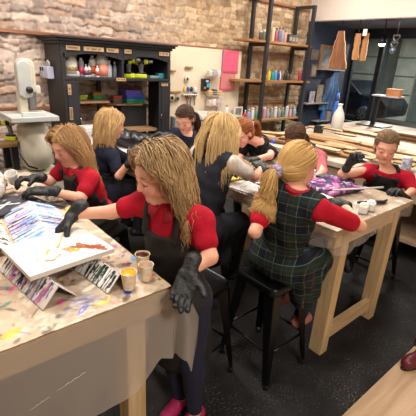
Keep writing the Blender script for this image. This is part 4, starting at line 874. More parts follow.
for xa,xb in ((-W,-W+.165),(W-.165,W)):
    d=MB(); d.box((xa,-.02,.12),(xb,0,1.43)); door=d.build('door',m_black,cb,bevel=.003)
    mb=MB(); w_=xb-xa; mb.box((xa+.035,-.028,.2),(xb-.035,-.02,1.38)); mb.build('raised_panel',m_black,door,bevel=.004)
    hx_=xb-.012 if xa<0 else xa+.02; MB().tube([(hx_,-.022,.98),(hx_,-.045,.99),(hx_,-.045,1.05),(hx_,-.022,1.06)],.005,8).build('handle',mat('chrome','#c0c4c6'),door,True)
MB().box((-W+.165,.02,.84),(W-.165,.47,.87)).build('desk_shelf',wood('light shelf','#a5825d','#83633f',scale=4,axis=0),cb)
mb=MB(); mb.box((-W+.18,.10,1.185),(-.10,.46,1.205)); mb.build('inner_shelf',wood('light shelf',1,1),cb); 
MB().prism([(-.02,.46),(-.02,.30),(.06,.22),(.40,.20),(.50,.46)],(0,0,1.135),(1,0,0),(0,1,0),(0,0,.02)).build('inner_shelf',wood('light shelf',1,1),cb)
MB().box((-.10,.40,.87),(-.06,.45,1.43)).build('upright',m_black,cb); MB().box((.12,.25,.3),(.48,.45,1.13)).build('inner_drawer_unit',m_black,cb,bevel=.004)
MB().box((-W+.05,.02,.10),(W-.05,D-.02,.14)).build('bottom_board',m_black,cb)
# little engraved wooden plates on the cabinet
def plate(x,z,w,h,vert=False,lab='',seed=0,y=-.012):
    t=thing('name_plate',lab,'plate',(2.145+x,4.1+y,z)); MB().box((-w/2,-.006,-h/2),(w/2,0,h/2)).build('plate',wood('plate wood','#c9a783','#a98560',scale=14,axis=0),t,bevel=.001)
    rg=random.Random(seed); mb=MB(); n=int((h if vert else w)/.016)-1; L_=(h if vert else w)
    for i in range(n):
        p=-L_/2+.016+i*.016
        if rg.random()<.15: continue
        hh=(w if vert else h)*rg.uniform(.22,.30); ww=.0045
        for s in (0,1):
            if vert: mb.box((-hh,-.0078,p+s*.007-ww/2),(hh,-.006,p+s*.007+ww/2-.001))
            else: mb.box((p+s*.007-ww/2,-.0078,-hh*(1 if s==0 else rg.uniform(.2,1))),(p+s*.007+ww/2-.001,-.006,hh*(1 if s else rg.uniform(.3,1))))
    mb.build('lettering',mat('burnt letters','#33231a',rough=.8),t)
for i,(x0,x1,y0,y1,lab) in enumerate(((66,80,38.5,42.5,'engraved wooden plate on the cabinet cornice, leftmost'),(84,104,40.3,44.8,'longest engraved wooden plate on the cabinet cornice'),(107,119,42.6,46.2,'engraved wooden plate on the cornice just right of the longest'),(125,132,44,47.5,'smallest engraved wooden plate on the cabinet cornice'),(160,170,46.5,50,'engraved wooden plate at the right end of the cabinet cornice'))):
    a=PY_(x0,(y0+y1)/2,4.07); b=PY_(x1,(y0+y1)/2,4.07); plate((a[0]+b[0])/2-2.145,1.750,b[0]-a[0],.042,lab=lab,seed=i)
a=PY_(116,79.5,4.1); b=PY_(125.5,79.5,4.1); plate((a[0]+b[0])/2-2.145,1.452,b[0]-a[0],.034,lab='engraved wooden plate on the middle of the cabinet shelf edge',seed=7,y=-.006)
a=PY_(160,83,4.1); b=PY_(166.5,83,4.1); plate((a[0]+b[0])/2-2.145,1.400,b[0]-a[0],.03,lab='engraved wooden plate at the top of the right cabinet door',seed=8,y=-.03)
plate(-W+.055,1.345,.034,.105,True,'upright engraved plate, upper one on the left cabinet door',9,-.03); plate(-W+.055,1.10,.034,.13,True,'upright engraved plate, lower one on the left cabinet door',10,-.03)
# things on the cabinet shelf
SH=1.4675
def onsh(px_,y): 
    p=PY_(px_,70,y); return p[0]
def jug(x,y,label,liquid,lab_col,h=.285,r=.072):
    t=thing('jug',label,'jug',(x,y,SH)); mb=MB(); prof=[(0,0),(r*.95,0),(r,.012),(r,h*.52),(r*.86,h*.66),(r*.48,h*.84),(r*.30,h*.90),(r*.30,h*.97),(0,h*.97)]
    mb.lathe(prof,n=24); mb.build('bottle',mat('milky plastic','#cfc9c2',rough=.35,alpha=.85),t,True)
    pts=[V(r*.42,0,h*.86)]+[V(r*(.55+.42*math.sin(PI*s)),0,h*(.86-.32*s)) for s in (.15,.35,.55,.75,.9)]+[V(r*.9,0,h*.55)]; MB().tube(pts,.010,8).build('handle',mat('milky plastic',1),t,True)
    MB().lathe([(0,h*.955),(r*.36,h*.955),(r*.36,h),(0,h)],n=16).build('cap',m_paper,t,True)
    if liquid: MB().lathe([(r*.6,.006),(r*1.012,.012),(r*1.012,h*.46),(r*.6,h*.47)],n=24).build('coloured_band',mat('band'+liquid,liquid,rough=.4),t,True)
    if lab_col: 
        mb=MB(); mb.lathe([(r*1.015,.03),(r*1.015,h*.50)],n=24); o=mb.build('wrap_label',mat('paper label','#e9e4dc',rough=.6),t,True)
        MB().lathe([(r*1.022,.06),(r*1.022,.10)],n=24).build('printed_band',mat('print'+lab_col,lab_col,rough=.6,noise=.9,nscale=50,ncol='#e2c27a'),o,True)
    return t
jug(onsh(70,4.25),4.25,'clear gallon jug with a white label at the left end of the cabinet shelf',None,'#3a3a3c',.30,.078)
jug(onsh(102,4.25),4.25,'gallon jug of pink fluid with a round handle on the cabinet shelf','#d98f7c',None,.30,.078)
def bottle(x,y,z,h,r,col,label,cap='#e8e4de',band=None,cat='bottle',group=None,neck=.35,name='bottle',alpha=1,shape='b',capname='cap'):
    t=thing(name,label,cat,(x,y,z),group=group)
    pr={'b':[(0,0),(r*.92,0),(r,.006),(r,h*.62),(r*.75,h*.72),(r*neck,h*.80),(r*neck,h*.88),(0,h*.88)],'can':[(0,0),(r*.95,0),(r,.006),(r,h*.80),(r*.9,h*.85),(r*.6,h*.88),(0,h*.88)],'jar':[(0,0),(r*.95,0),(r,.008),(r,h*.78),(r*.85,h*.85),(0,h*.85)]}[shape]
    MB().lathe(pr,n=18).build('body',mat('bot%s%s'%(col,alpha),col,rough=.35,alpha=alpha),t,True)
    rc_={'b':neck*1.25,'can':.55,'jar':.92}[shape]; MB().lathe([(0,pr[-1][1]-.004),(r*rc_,pr[-1][1]-.004),(r*rc_*.9,h),(0,h)],n=16).build(capname,mat('cap'+cap,cap,rough=.4),t,True)
    if band: MB().lathe([(r*1.02,h*.14),(r*1.02,h*.52)],n=18).build('wrap_label',mat('band'+band,band,rough=.5,noise=.3,nscale=70),t,True)
    return t
for px_,y,h,r,c,cap,band,lab,shp in ((77.5,4.2,.07,.02,'#b9b4b0','#777',None,'tiny grey bottle between the left jug and the pink labelled spray can','b'),(81.5,4.22,.19,.028,'#8d8f96','#e6e2dc','#d0406a','grey spray can with a pink label on the cabinet shelf','can'),(86,4.18,.13,.02,'#cfcac6','#b9b4b0','#7a3a44','small white bottle right of the pink labelled spray can','b'),(89,4.2,.14,.021,'#d8d2cc','#8e8a90','#5a5f7a','small pale bottle left of the orange labelled bottle','b'),
    (92.5,4.24,.22,.036,'#c9c4be','#d8d4ce','#d8602a','white bottle with a bright orange label on the cabinet shelf','can'),(97.3,4.17,.12,.021,'#e2dcd6','#e6e2dc','#c23a30','small white bottle with a red label before the pink jug','b'),(109.5,4.2,.18,.030,'#a9acb2','#c9c6c4',None,'tall clear grey bottle right of the pink jug','b'),(114.8,4.2,.17,.024,'#6c6e76','#d8d4ce',None,'dark grey bottle with a white cap at the right end of the left bay','b')):
    bottle(onsh(px_,y),y,SH,h,r,c,lab,cap if len(cap)>4 else '#777777',band,shape=shp)
m_lime=mat('lime plastic','#c5cf2a',rough=.4); 
def drill(x,y,z,label,rz=0,s=1,lying=False):
    t=thing('drill',label,'drill',(x,y,z),rz); t.scale=(s,)*3
    mb=MB(); mb.lathe([(0,-.075),(.022,-.07),(.030,-.05),(.030,.03),(.024,.05),(0,.055)],(0,0,.185),16,axis=0); mb.build('motor_body',m_lime,t,True)
    MB().lathe([(0,.05),(.024,.05),(.022,.075),(.016,.10),(.006,.105),(0,.105)],(0,0,.185),16,axis=0).build('chuck',mat('drill grey','#5b5c5e',rough=.5),t,True)
    MB().lathe([(.0305,-.04),(.0318,-.035),(.0318,.0),(.0305,.005)],(0,0,.185),16,axis=0).build('grip_ring',m_blackplastic,t,True)
    MB().bar((-.022,0,.17),(-.035,0,.055),.034,.042,up=(1,0,0)).build('handle',mat('drill grey','#5b5c5e',rough=.5),t,bevel=.008)
    MB().bar((.0,0,.155),(-.004,0,.13),.012,.014,up=(1,0,0)).build('trigger',mat('dark grey','#3a3b3d',rough=.5),t,bevel=.003)
    MB().box((-.085,-.033,0),(.035,.033,.045)).build('battery',m_lime,t,bevel=.008); MB().box((-.07,-.030,.045),(.02,.030,.062)).build('battery_mount',m_blackplastic,t,bevel=.004)
    return t
for px_,rz,lab,y,s in ((126.5,2.2,'lime green cordless drill next to the shelf divider',4.22,.95),(131.5,-.9,'lime green drill with its chuck facing out, second from the divider',4.18,1.06),(138,2.6,'lime green drill, third from the shelf divider',4.22,.95),(144,-.6,'lime green drill, farthest from the shelf divider',4.18,1.0)):
    drill(onsh(px_,y),y,SH,lab,rz,s)
t=thing('tool_case','turquoise case at the right end of the cabinet shelf','case',(onsh(162,4.25),4.25,SH)); MB().box((-.075,-.05,0),(.075,.05,.05)).build('case',mat('turquoise','#3f9fb0',rough=.45),t,bevel=.006); MB().box((-.075,-.05,.05),(.075,.05,.058)).build('lid',mat('turquoise lid','#57b4c2',rough=.45),t,bevel=.003)
t=thing('tray','low grey tray between the drills and the turquoise case','tray',(onsh(152.5,4.25),4.25,SH)); MB().box((-.06,-.05,0),(.06,.05,.028)).build('tray',mat('grey tray','#7f969a',rough=.5),t,bevel=.005)
t=thing('wire_stand','dark wire stand with two round clear tops behind the turquoise case','stand',(onsh(160,4.38),4.38,SH)); mb=MB()
for dx in (-.035,.035): mb.tube([(dx,0,0),(dx,0,.10),(dx*1.4,0,.13)],.004,6); mb.lathe([(0,0),(.022,.004),(.026,.02),(.0,.03)],(dx*1.4,0,.125),12)
mb.build('stand',mat('dark steel','#4a4c50',rough=.3,metal=.7),t,True)
# boxes inside the cabinet
def crate(x,y,z,w,d,h,c,lab):
    t=thing('storage_box',lab,'box',(x,y,z)); MB().box((-w/2,-d/2,0),(w/2,d/2,h*.72)).build('box',mat('crate'+c,c,rough=.45),t,bevel=.005); MB().box((-w/2-.006,-d/2-.006,h*.72),(w/2+.006,d/2+.006,h)).build('lid',mat('cratelid'+c,np.clip(hx(c)*1.25+.01,0,1),rough=.4),t,bevel=.004); return t
zs=1.1555; xa=2.145+.30
crate(xa,4.38,zs,.25,.17,.055,'#1f7a55','green storage box at the bottom of the stack in the cabinet'); crate(xa,4.38,zs+.056,.25,.17,.055,'#2b49a8','blue storage box in the middle of the stack in the cabinet'); crate(xa-.03,4.38,zs+.112,.20,.15,.05,'#6a4fae','purple storage box on top of the stack in the cabinet')
crate(2.145+.085,4.40,zs,.12,.10,.05,'#5c4a46','small brown box left of the coloured stack in the cabinet'); crate(2.145+.085,4.40,zs+.051,.11,.09,.04,'#a8402e','small red box on the brown box in the cabinet')
crate(2.145-.16,4.42,1.2055,.11,.09,.05,'#2f8a50','green box on the left inner shelf end of the cabinet'); crate(2.145-.16,4.42,1.2565,.11,.09,.035,'#c8702c','orange box on top of the green box in the cabinet'); crate(2.145-.36,4.40,1.2055,.12,.09,.055,'#9fb23a','yellow green box on the inner shelf near the left cabinet door')
t=thing('white_cabinet','white plastic drawer unit with a dark slot behind the blonde girl','drawers',(1.665,3.93,0),0); MB().box((-.085,-.09,0),(.085,.09,.985)).build('case',mat('white plastic','#cfcdca',rough=.4),t,bevel=.01)
for z in (.70,.84): 
    o=MB().box((-.075,-.098,z),(.075,-.09,z+.115)).build('drawer',mat('white plastic',1),t,bevel=.004); MB().box((-.02,-.1,z+.05),(.03,-.0975,z+.075)).build('slot',m_blackplastic,o)
# charger hung on the cabinet's side
q=PX_(48.5,71,1.46); t=thing('battery_charger','white and blue battery charger with a carry loop on the cabinet side','charger',(1.478,q[1],q[2])); 
MB().box((-.07,-.12,-.075),(0,.12,.05)).build('case',mat('pale blue plastic','#c6cbe0',rough=.4),t,bevel=.01); MB().box((-.074,.0,-.06),(-.068,.11,-.01)).build('label',mat('blue label','#7a86c2',rough=.5,noise=.5,nscale=40,ncol='#e8e8f0'),t)
mb=MB(); mb.box((-.076,.07,.0),(-.068,.105,.035)); mb.box((-.076,.0,.0),(-.068,.035,.035)); mb.build('socket',mat('dark socket','#26283a',rough=.5),t)
MB().tube([(-.035,-.09,.045),(-.035,-.09,.085),(-.035,-.055,.105),(-.035,-.02,.085),(-.035,-.02,.045)],.010,8).build('loop',mat('white plastic',1),t,True)
# ---------------------------------------------------------------- band saw
bs=thing('band_saw','cream and grey upright band saw left of the black cabinet','band saw',(1.05,3.75,0)); m_bs=mat('band saw cream','#c9c2ae',rough=.45,noise=.12,nscale=8); m_bg=mat('band saw grey','#b5b8b4',rough=.4,noise=.12,nscale=10); ox=1.05
def bx_(x,y=3.75): return PY_(x,100,y)[0]-ox
xl,xr=PY_(17.5,80,3.7)[0]-ox,PY_(31.5,80,3.7)[0]-ox; zt=PY_(26,60,3.7)[2]; zb=PY_(26,98,3.7)[2]; r=(xr-xl)/2; cx=(xl+xr)/2; n=24
poly=[(cx+r*math.cos(t),zt-r+r*math.sin(t)) for t in np.linspace(0,PI,n)]+[(xl,zb+r*.45),(xl+r*.6,zb),(xr-r*.5,zb),(xr,zb+r*.3)]
MB().prism(poly,(0,-.06,0),(1,0,0),(0,0,1),(0,.05,0)).build('wheel_cover',m_bg,bs,bevel=.012,seg=3)
poly2=[(cx+.012+(r+.012)*math.cos(t),zt-r+(r+.014)*math.sin(t)) for t in np.linspace(0,PI,n)]+[(xl-.0,zb+.05),(xr+.024,zb+.04)]
MB().prism(poly2,(.03,-.012,0),(1,0,0),(0,0,1),(0,.17,0)).build('upper_housing',m_bs,bs,bevel=.02,seg=3)
ztb=1.165
MB().bar((cx-.02,.03,ztb-.02),(cx-.02,.03,zb+.06),.07,.10).build('column',m_bs,bs,bevel=.01)
MB().bar((xr+.0,.02,zb-.10),(xr+.0,.02,zb+.05),.05,.05).build('blade_guard',mat('steel','#8f9296',rough=.35,metal=.7),bs,bevel=.004); MB().bar((xr+.07,.05,zb+.02),(xr+.07,.05,zb+.10),.05,.06).build('guide_knob',m_bs,bs,bevel=.015)
MB().bar((xr+.035,.02,zb-.1),(xr+.035,.02,zb+.06),.012,.03).build('blade',mat('steel',1),bs)
tx0,tx1=PY_(8,116,3.6)[0]-ox,PY_(56,116,3.6)[0]-ox
MB().box((tx0,-.24,ztb-.045),(tx1,.20,ztb)).build('saw_table',m_bg,bs,bevel=.006); MB().box((cx-.09,-.20,ztb),(cx+.11,-.17,ztb+.035)).build('fence',mat('pale fence','#c9cbc9',rough=.4),bs,bevel=.004)
mb=MB(); v=Vol([('bx',V(cx+.05,.05,.86),[.125,.13,.22],np.eye(3),.07,.02),('el',V(cx+.05,-.03,.82),[.13,.14,.18],np.eye(3),.04)],.012); vs,F=v.mesh(); vs=relax(vs,F,1); link('lower_housing',vs,orient(F,vs),m_bs,bs,True)
MB().tube([(cx-.14,-.17,.95),(cx-.16,-.22,.86),(cx-.10,-.24,.74),(cx-.02,-.22,.70)],.008,8).build('power_cord',m_blackplastic,bs,True)
MB().box((cx-.22,-.12,.0),(cx+.24,.22,.62)).build('stand',m_bs,bs,bevel=.01); MB().lathe([(0,0),(.03,0),(.03,.02),(0,.022)],(xr-.03,-.075,zb+.07),14,axis=1).build('knob',m_blackplastic,bs,True)
# small bench with a drill
sbn=thing('side_bench','low wooden bench with dark legs at the left edge','bench',(.72,3.95,0)); MB().box((-.40,-.14,.855),(.235,.30,.89)).build('top',wood('bench wood','#a97f52','#86603a',scale=4,axis=0),sbn,bevel=.004)
for x in (-.36,.14): 
    for y in (-.10,.22): MB().box((x,y,0),(x+.06,y+.06,.855)).build('leg',m_blackplastic,sbn)
q=PZ(9,140,.891); drill(q[0],q[1],.891,'lime green cordless drill standing on the bench at the left edge',2.5,.86)
q=PZ(2,139.5,.891); t=thing('leaflet','pale blue leaflet on the bench beside the drill','paper',(q[0]-.03,q[1]-.02,.891),.3); MB().box((-.08,-.05,0),(.08,.05,.004)).build('sheet',mat('pale blue sheet','#c3d0e6',rough=.7),t)
# ---------------------------------------------------------------- pegboard
PW=4.495
pg=thing('pegboard','large cream pegboard on the back wall right of the cabinet','pegboard',(3.77,4.6,0)); m_peg=mat('peg cream','#dfcfb6',rough=.75,noise=.05,nscale=4)
MB().box((-.68,-.105,.70),(.64,-.075,1.868)).build('board',m_peg,pg,bevel=.002)
for x_ in (-.60,.56): MB().box((x_-.02,-.075,.0),(x_+.02,-.045,1.86)).build('batten',m_piney,pg)
def at_peg(x,y,dy=0): return PY_(x,y,PW-dy)
def hookbar(x,y,w,lab,c='#a07a4c'):
    q=at_peg(x,y,.03); t=thing('peg_rail',lab,'rail',q); MB().tube([(-w/2,-.0,0),(w/2,-.0,0)],.014,10).build('bar',wood('dowel','#b78f5e','#8f6a40',scale=8,axis=0),t,True); MB().tube([(0,0,0),(0,.035,0)],.008,8).build('bracket',m_dark,t,True)
hookbar(189,67.5,.12,'short wooden dowel high on the pegboard'); hookbar(172.5,71,.10,'short dark wooden dowel beside the cabinet cornice'); hookbar(174,92,.22,'wooden dowel with tape rolls at the left edge of the pegboard')
def roll(x,y,r,c,lab,w=.03,dy=.03):
    q=at_peg(x,y,dy); t=thing('tape_roll',lab,'roll',q); MB().tube([(0,-.02,r*.45),(0,.032,r*.45)],.006,6).build('peg_hook',m_dark,t,True); MB().lathe([(r*.5,-w/2),(r,-w/2),(r,w/2),(r*.5,w/2),(r*.5,-w/2)],n=20,axis=1).build('tape',mat('tape'+c,c,rough=.5),t,True)
roll(187,79,.035,'#d8c9c4','white roll of tape hanging under the high dowel'); roll(171.5,98,.05,'#b9a68e','large tan roll hanging from the left dowel'); roll(177,98.5,.04,'#8f8a80','grey roll hanging from the left dowel')
for x,c,lab in ((184.5,'#d8b43a','yellow topped glue bottle on the peg rail'),(188,'#2f5f9f','blue glue bottle on the peg rail'),(191.5,'#28303a','black glue bottle on the peg rail'),(195,'#e0dcd8','white glue bottle at the right end of the peg rail')):
    q=at_peg(x,89,.05); bottle(q[0],q[1],q[2]-.035,.08,.022,c,lab,neck=.4)
q=at_peg(190,90.5,.05); tag(MB().box((-.13,-.03,-.06),(.13,.035,-.05)).build('peg_shelf',m_paper,None,loc=q),'narrow white peg shelf holding the four glue bottles','shelf')
for x,y,c,lab in ((187.5,100,'#c24a50','pair of red handled scissors hanging on the pegboard'),(190.5,99,'#d9d2cc','pair of white handled scissors hanging on the pegboard'),(194.5,98,'#26262a','pair of black handled scissors hanging on the pegboard')):
    q=at_peg(x,y,.03); t=thing('scissors',lab,'scissors',q); m_=mat('sc'+c,c,rough=.4)
    for s in (-1,1): 
        MB().tube([(s*.022+.018*math.cos(a),0,.05+.026*math.sin(a)) for a in np.linspace(0,2*PI,15)],.006,6).build('handle',m_,t,True); MB().bar((s*.014,0,.03),(-s*.008,0,-.10),.012,.004,up=(0,1,0)).build('blade',mat('steel',1),t)
q=at_peg(205.5,85,.05); t=thing('tape_dispenser','black box with blue and orange patches in the middle of the pegboard','box',q); MB().box((-.055,-.03,-.085),(.055,.045,.085)).build('box',m_blackplastic,t,bevel=.006); MB().box((.0,-.034,-.03),(.05,-.03,.03)).build('blue_patch',mat('bright blue','#3f9fd8',rough=.4),t); MB().box((-.05,-.034,-.055),(-.015,-.03,-.02)).build('orange_patch',mat('dull orange','#c06a3a',rough=.5),t); MB().box((-.02,-.034,.04),(.03,-.03,.07)).build('pale_patch',mat('pale blue plastic',1),t)
def basket(x,y,w,lab,items):
    q=at_peg(x,y,.09); t=thing('wire_basket',lab,'basket',q); mb=MB()
    for z in (0,.03,.06): mb.tube([(-w/2,-.05,z),(w/2,-.05,z),(w/2,.04,z),(-w/2,.04,z),(-w/2,-.05,z)],.003,5)
    for i in range(9): x_=-w/2+w*i/8; mb.tube([(x_,.04,0),(x_,-.05,0),(x_,-.05,.06)],.002,5)
    mb.build('wire_frame',mat('white wire','#cfc8c0',rough=.4),t,True); MB().box((-w/2,-.05,-.002),(w/2,.04,.002)).build('floor_tray',mat('tray white','#d8d0c6',rough=.6),t)
    for i,(c,il) in enumerate(items): 
        xi=-w/2+w*(i+.5)/len(items); o=MB().box((-.4*w/len(items),-.035,0),(.4*w/len(items),.03,.075+.012*(i%2))).build('packet',mat('pk'+c,c,rough=.6),None,bevel=.004,loc=q+V(xi,0,.003)); tag(o,il,'packet')
basket(213.5,76,.24,'upper wire basket on the pegboard',[('#e2ddd6','white packet at the left of the upper basket'),('#a3a7b0','grey packet in the middle of the upper basket'),('#e8d9d2','pale packet at the right of the upper basket')])
basket(213.5,95.5,.25,'middle wire basket on the pegboard',[('#c9a24a','mustard packet at the left of the middle basket'),('#4a4a50','dark packet in the middle of the middle basket'),('#dfa63a','yellow packet at the right of the middle basket')])
basket(213,105,.24,'lower wire basket on the pegboard',[('#d8c2ba','pinkish packet at the left of the lower basket'),('#e8e2dc','white packet in the middle of the lower basket'),('#c8a8a0','rose packet at the right of the lower basket')])
q=at_peg(219.5,102,.03); tag(MB().box((-.05,-.01,-.14),(.05,.0,.10)).build('clear_bag',mat('clear bag','#ddd5d0',rough=.3,alpha=.6),None,loc=q),'clear plastic bag hanging right of the lower basket','bag')
for (x0,x1,y0,y1,c,c2,lab) in ((223.5,239,50.5,72.5,'#e0607e','#7a6a90','bright pink folder at the top right of the pegboard'),(221.5,235.5,73.5,90,'#cf8180','#d8507a','dull pink folder hanging under the bright pink one')):
    a=PY_(x0,(y0+y1)/2,4.46); b=PY_(x1,(y0+y1)/2,4.46); zt_=PY_((x0+x1)/2,y0,4.46)[2]; zb_=PY_((x0+x1)/2,y1,4.46)[2]; w=b[0]-a[0]
    t=thing('folder',lab,'folder',((a[0]+b[0])/2,4.47,zb_)); MB().box((-w/2,0,0),(w/2,.02,zt_-zb_)).build('cover',mat('fold'+c,c,rough=.6),t,bevel=.003); MB().box((-w/2-.004,.004,-.004),(-w/2+.008,.024,zt_-zb_)).build('spine',mat('fold'+c2,c2,rough=.6),t); MB().box((-w/2,-.002,-.004),(w/2,.018,.022)).build('bottom_band',mat('fold'+c2,1) if c2=='#d8507a' else mat('fold2','#d05072',rough=.6),t)
# low counter under the pegboard
ct=thing('counter','low grey counter of drawers under the pegboard','counter',(3.72,4.30,0)); m_ctr=mat('counter grey','#aea294',rough=.6,noise=.1)
MB().box((-.50,-.15,.0),(.46,.17,.93)).build('carcass',m_ctr,ct); MB().box((-.52,-.17,.93),(.48,.17,.955)).build('worktop',mat('counter top','#b9ada0',rough=.5),ct,bevel=.004)
for i in range(3): d=MB().box((-.49+i*.315,-.165,.52),(-.49+i*.315+.30,-.15,.91)).build('drawer',mat('drawer pale','#c3b7a8',rough=.6),ct,bevel=.004); MB().box((-.38+i*.315,-.175,.78),(-.29+i*.315,-.165,.80)).build('handle',m_dark,d)
q=PY_(178,121,4.15); t=thing('paper_bin','grey box with a yellow sticker in front of the counter left end','box',(q[0],4.13,.0)); MB().box((-.10,-.06,0),(.10,.06,1.0)).build('box',mat('grey box','#8f8d88',rough=.5),t,bevel=.006); MB().box((-.03,-.063,.83),(.03,-.06,.89)).build('sticker',mat('yellow sticker','#d9c545',rough=.5),t)
for x,h,c,lab in ((200,.07,'#d6cfc6','white carton on the counter under the lower basket'),(210,.06,'#c4b9ab','tan carton on the counter under the clear bag'),(226.5,.11,'#5a6a52','green topped bottle at the right end of the counter')):
    q=PY_(x,112,4.32)
    if 'bottle' in lab: bottle(q[0],4.32,.955,.14,.03,'#dcd7d0',lab,c)
    else: t=thing('carton',lab,'carton',(q[0],4.32,.955)); MB().box((-.09,-.06,0),(.09,.06,h)).build('box',mat('carton'+c,c,rough=.7),t,bevel=.003); MB().box((-.09,-.01,h),(.09,.01,h+.001)).build('tape_strip',mat('carton tape','#b59f83'),t)
q=PY_(238.5,112,4.42); t=thing('picture_frame','small white framed picture leaning at the right end of the counter','picture frame',(q[0],4.42,.868)); 
mb=MB(); mb.box((-.09,0,0),(.09,.02,.02)); mb.box((-.09,0,.16),(.09,.02,.18)); mb.box((-.09,0,.02),(-.07,.02,.16)); mb.box((.07,0,.02),(.09,.02,.16)); mb.build('frame',m_paper,t); MB().box((-.07,.008,.02),(.07,.015,.16)).build('picture',mat('pic','#9aa08c',rough=.6,noise=.8,nscale=22,ncol='#5a4a48'),t)
# ---------------------------------------------------------------- black shelving unit
su=thing('shelving_unit','tall black steel shelving unit with three plank shelves on the stone wall','shelves',(5.13,4.38,0)); m_sf=mat('black frame steel','#2b2a2b',rough=.5,noise=.2,nscale=10)
for x in (-.51,.535):
    for y in (-.19,.15): MB().box((x-.026,y-.026,0),(x+.026,y+.026,2.63)).build('post',m_sf,su,bevel=.003)
    for z in (2.63,2.0,1.435,.83): MB().box((x-.022,-.164,z-.045),(x+.022,.124,z)).build('cross_bar',m_sf,su)
m_plank=wood('plank','#b98a5c','#8f6339',scale=4,axis=0)
for z,xa,xb in ((2.005,-.90,.62),(1.44,-.98,.70),(.835,-.86,.56)): MB().box((xa,-.185,z),(xb,.14,z+.032)).build('plank_shelf',m_plank,su,bevel=.003)
def shelf_items(zs,items,y,shelfname):
    for it in items:
        px_,h,c,kind,lab=it[:5]; q=PY_(px_,it[5] if len(it)>5 else 60,y)
        if kind in ('b','can','jar'): bottle(q[0],y,zs,h,.030 if kind!='b' else .027,c,lab,cap=it[6] if len(it)>6 else '#d8d4ce',shape=kind,alpha=.75 if 'glass' in lab else 1)
        elif kind=='box':
            t=thing('box',lab,'box',(q[0],y,zs)); MB().box((-.04,-.035,0),(.04,.035,h)).build('box',mat('sb'+c,c,rough=.6),t,bevel=.003); MB().box((-.03,-.0365,h*.3),(.03,-.035,h*.7)).build('label',mat('box label','#c9c0b2',rough=.7,noise=.5,nscale=60,ncol='#5a5450'),t)
        elif kind=='mug':
            t=thing('mug',lab,'mug',(q[0],y,zs)); MB().lathe([(0,0),(.033,0),(.036,h),(.032,h),(.029,.006),(0,.006)],n=20).build('cup_wall',mat('mug'+c,c,rough=.35),t,True); MB().tube([(.034+.022*math.sin(a),0,h*.5+h*.28*math.cos(a)) for a in np.linspace(0,PI,9)],.006,6).build('handle',mat('mug'+c,1),t,True)
shelf_items(2.0375,[(258.5,.13,'#4d463f','jar','dark jar at the left end of the top shelf'),(261.5,.15,'#6c7a58','jar','green jar second on the top shelf'),(264.5,.17,'#8a8a52','b','olive bottle third on the top shelf'),(270,.20,'#d8c49a','can','cream canister left of the pink bottle on the top shelf'),(273.5,.20,'#b0506e','b','pink bottle with dark cap on the top shelf',60,'#222226'),(276.5,.22,'#6a6f8a','b','slate blue bottle with dark cap on the top shelf',60,'#1b1b20'),(279.5,.22,'#9aa3ab','b','grey glass bottle with dark cap on the top shelf',60,'#1b1b20'),(282.5,.19,'#c98f84','b','salmon bottle on the top shelf',60,'#777777'),(286.5,.14,'#4a4644','box','dark square box on the top shelf'),(289.5,.13,'#5d564f','box','brown square box right of the dark one on the top shelf'),(292.5,.13,'#6a5f4d','box','khaki square box at the right end of the top shelf')],4.30,'top')
shelf_items(1.4725,[(268.5,.17,'#e2c32a','b','yellow paint bottle on the middle shelf',80,'#e2c32a'),(272,.15,'#2f8f92','b','teal paint bottle on the middle shelf',80,'#2f8f92'),(275,.15,'#3a9ac9','b','light blue paint bottle on the middle shelf',80,'#d8d4ce'),(278,.15,'#33408f','b','dark blue paint bottle on the middle shelf',80,'#33408f'),(281.3,.15,'#d9d3c8','b','white paint bottle on the middle shelf'),(284.5,.15,'#2a2a2e','b','black paint bottle next to the white one on the middle shelf',80,'#1b1b20'),(287.5,.14,'#4a4644','b','charcoal paint bottle on the middle shelf',80,'#2b2b2b'),(290.5,.13,'#6a5148','b','brown paint bottle on the middle shelf',80,'#4a3a30'),(299,.19,'#a83042','b','red bottle with white band at the right end of the middle shelf',80,'#d8d4ce')],4.30,'middle')
cols=['#c23a4a','#8aa3c9','#d8d4d0','#5a9a72','#6c7a8a','#c98aa0','#a3b0b8','#8f9aa3','#d0c8c0','#7d8aa0','#5f7a6a','#b8bcc0','#c9a0a8','#8a9fb5']
names=['red','pale blue','white','green','slate','pink','clear glass','grey glass','ivory','steel blue','dark green','silver','rose','sky blue']
shelf_items(.8675,[(245+i*3.75,.15+.03*((i*7)%3)/2,cols[i],'jar' if i%3==2 else 'b','%s %s on the lowest shelf, number %s from the left'%(names[i],'jar' if i%3==2 else 'bottle',['one','two','three','four','five','six','seven','eight','nine','ten','eleven','twelve','thirteen','fourteen'][i]),115) for i in range(14)],4.28,'low')
tag(MB().tube([(0,0,0),(0,.0,3.0)],.012,8).build('pipe',mat('copper','#a9663c',rough=.4,metal=.6),None,True,loc=(4.70,4.58,.2)),'thin copper pipe running up the stone wall behind the left shelf post','pipe')
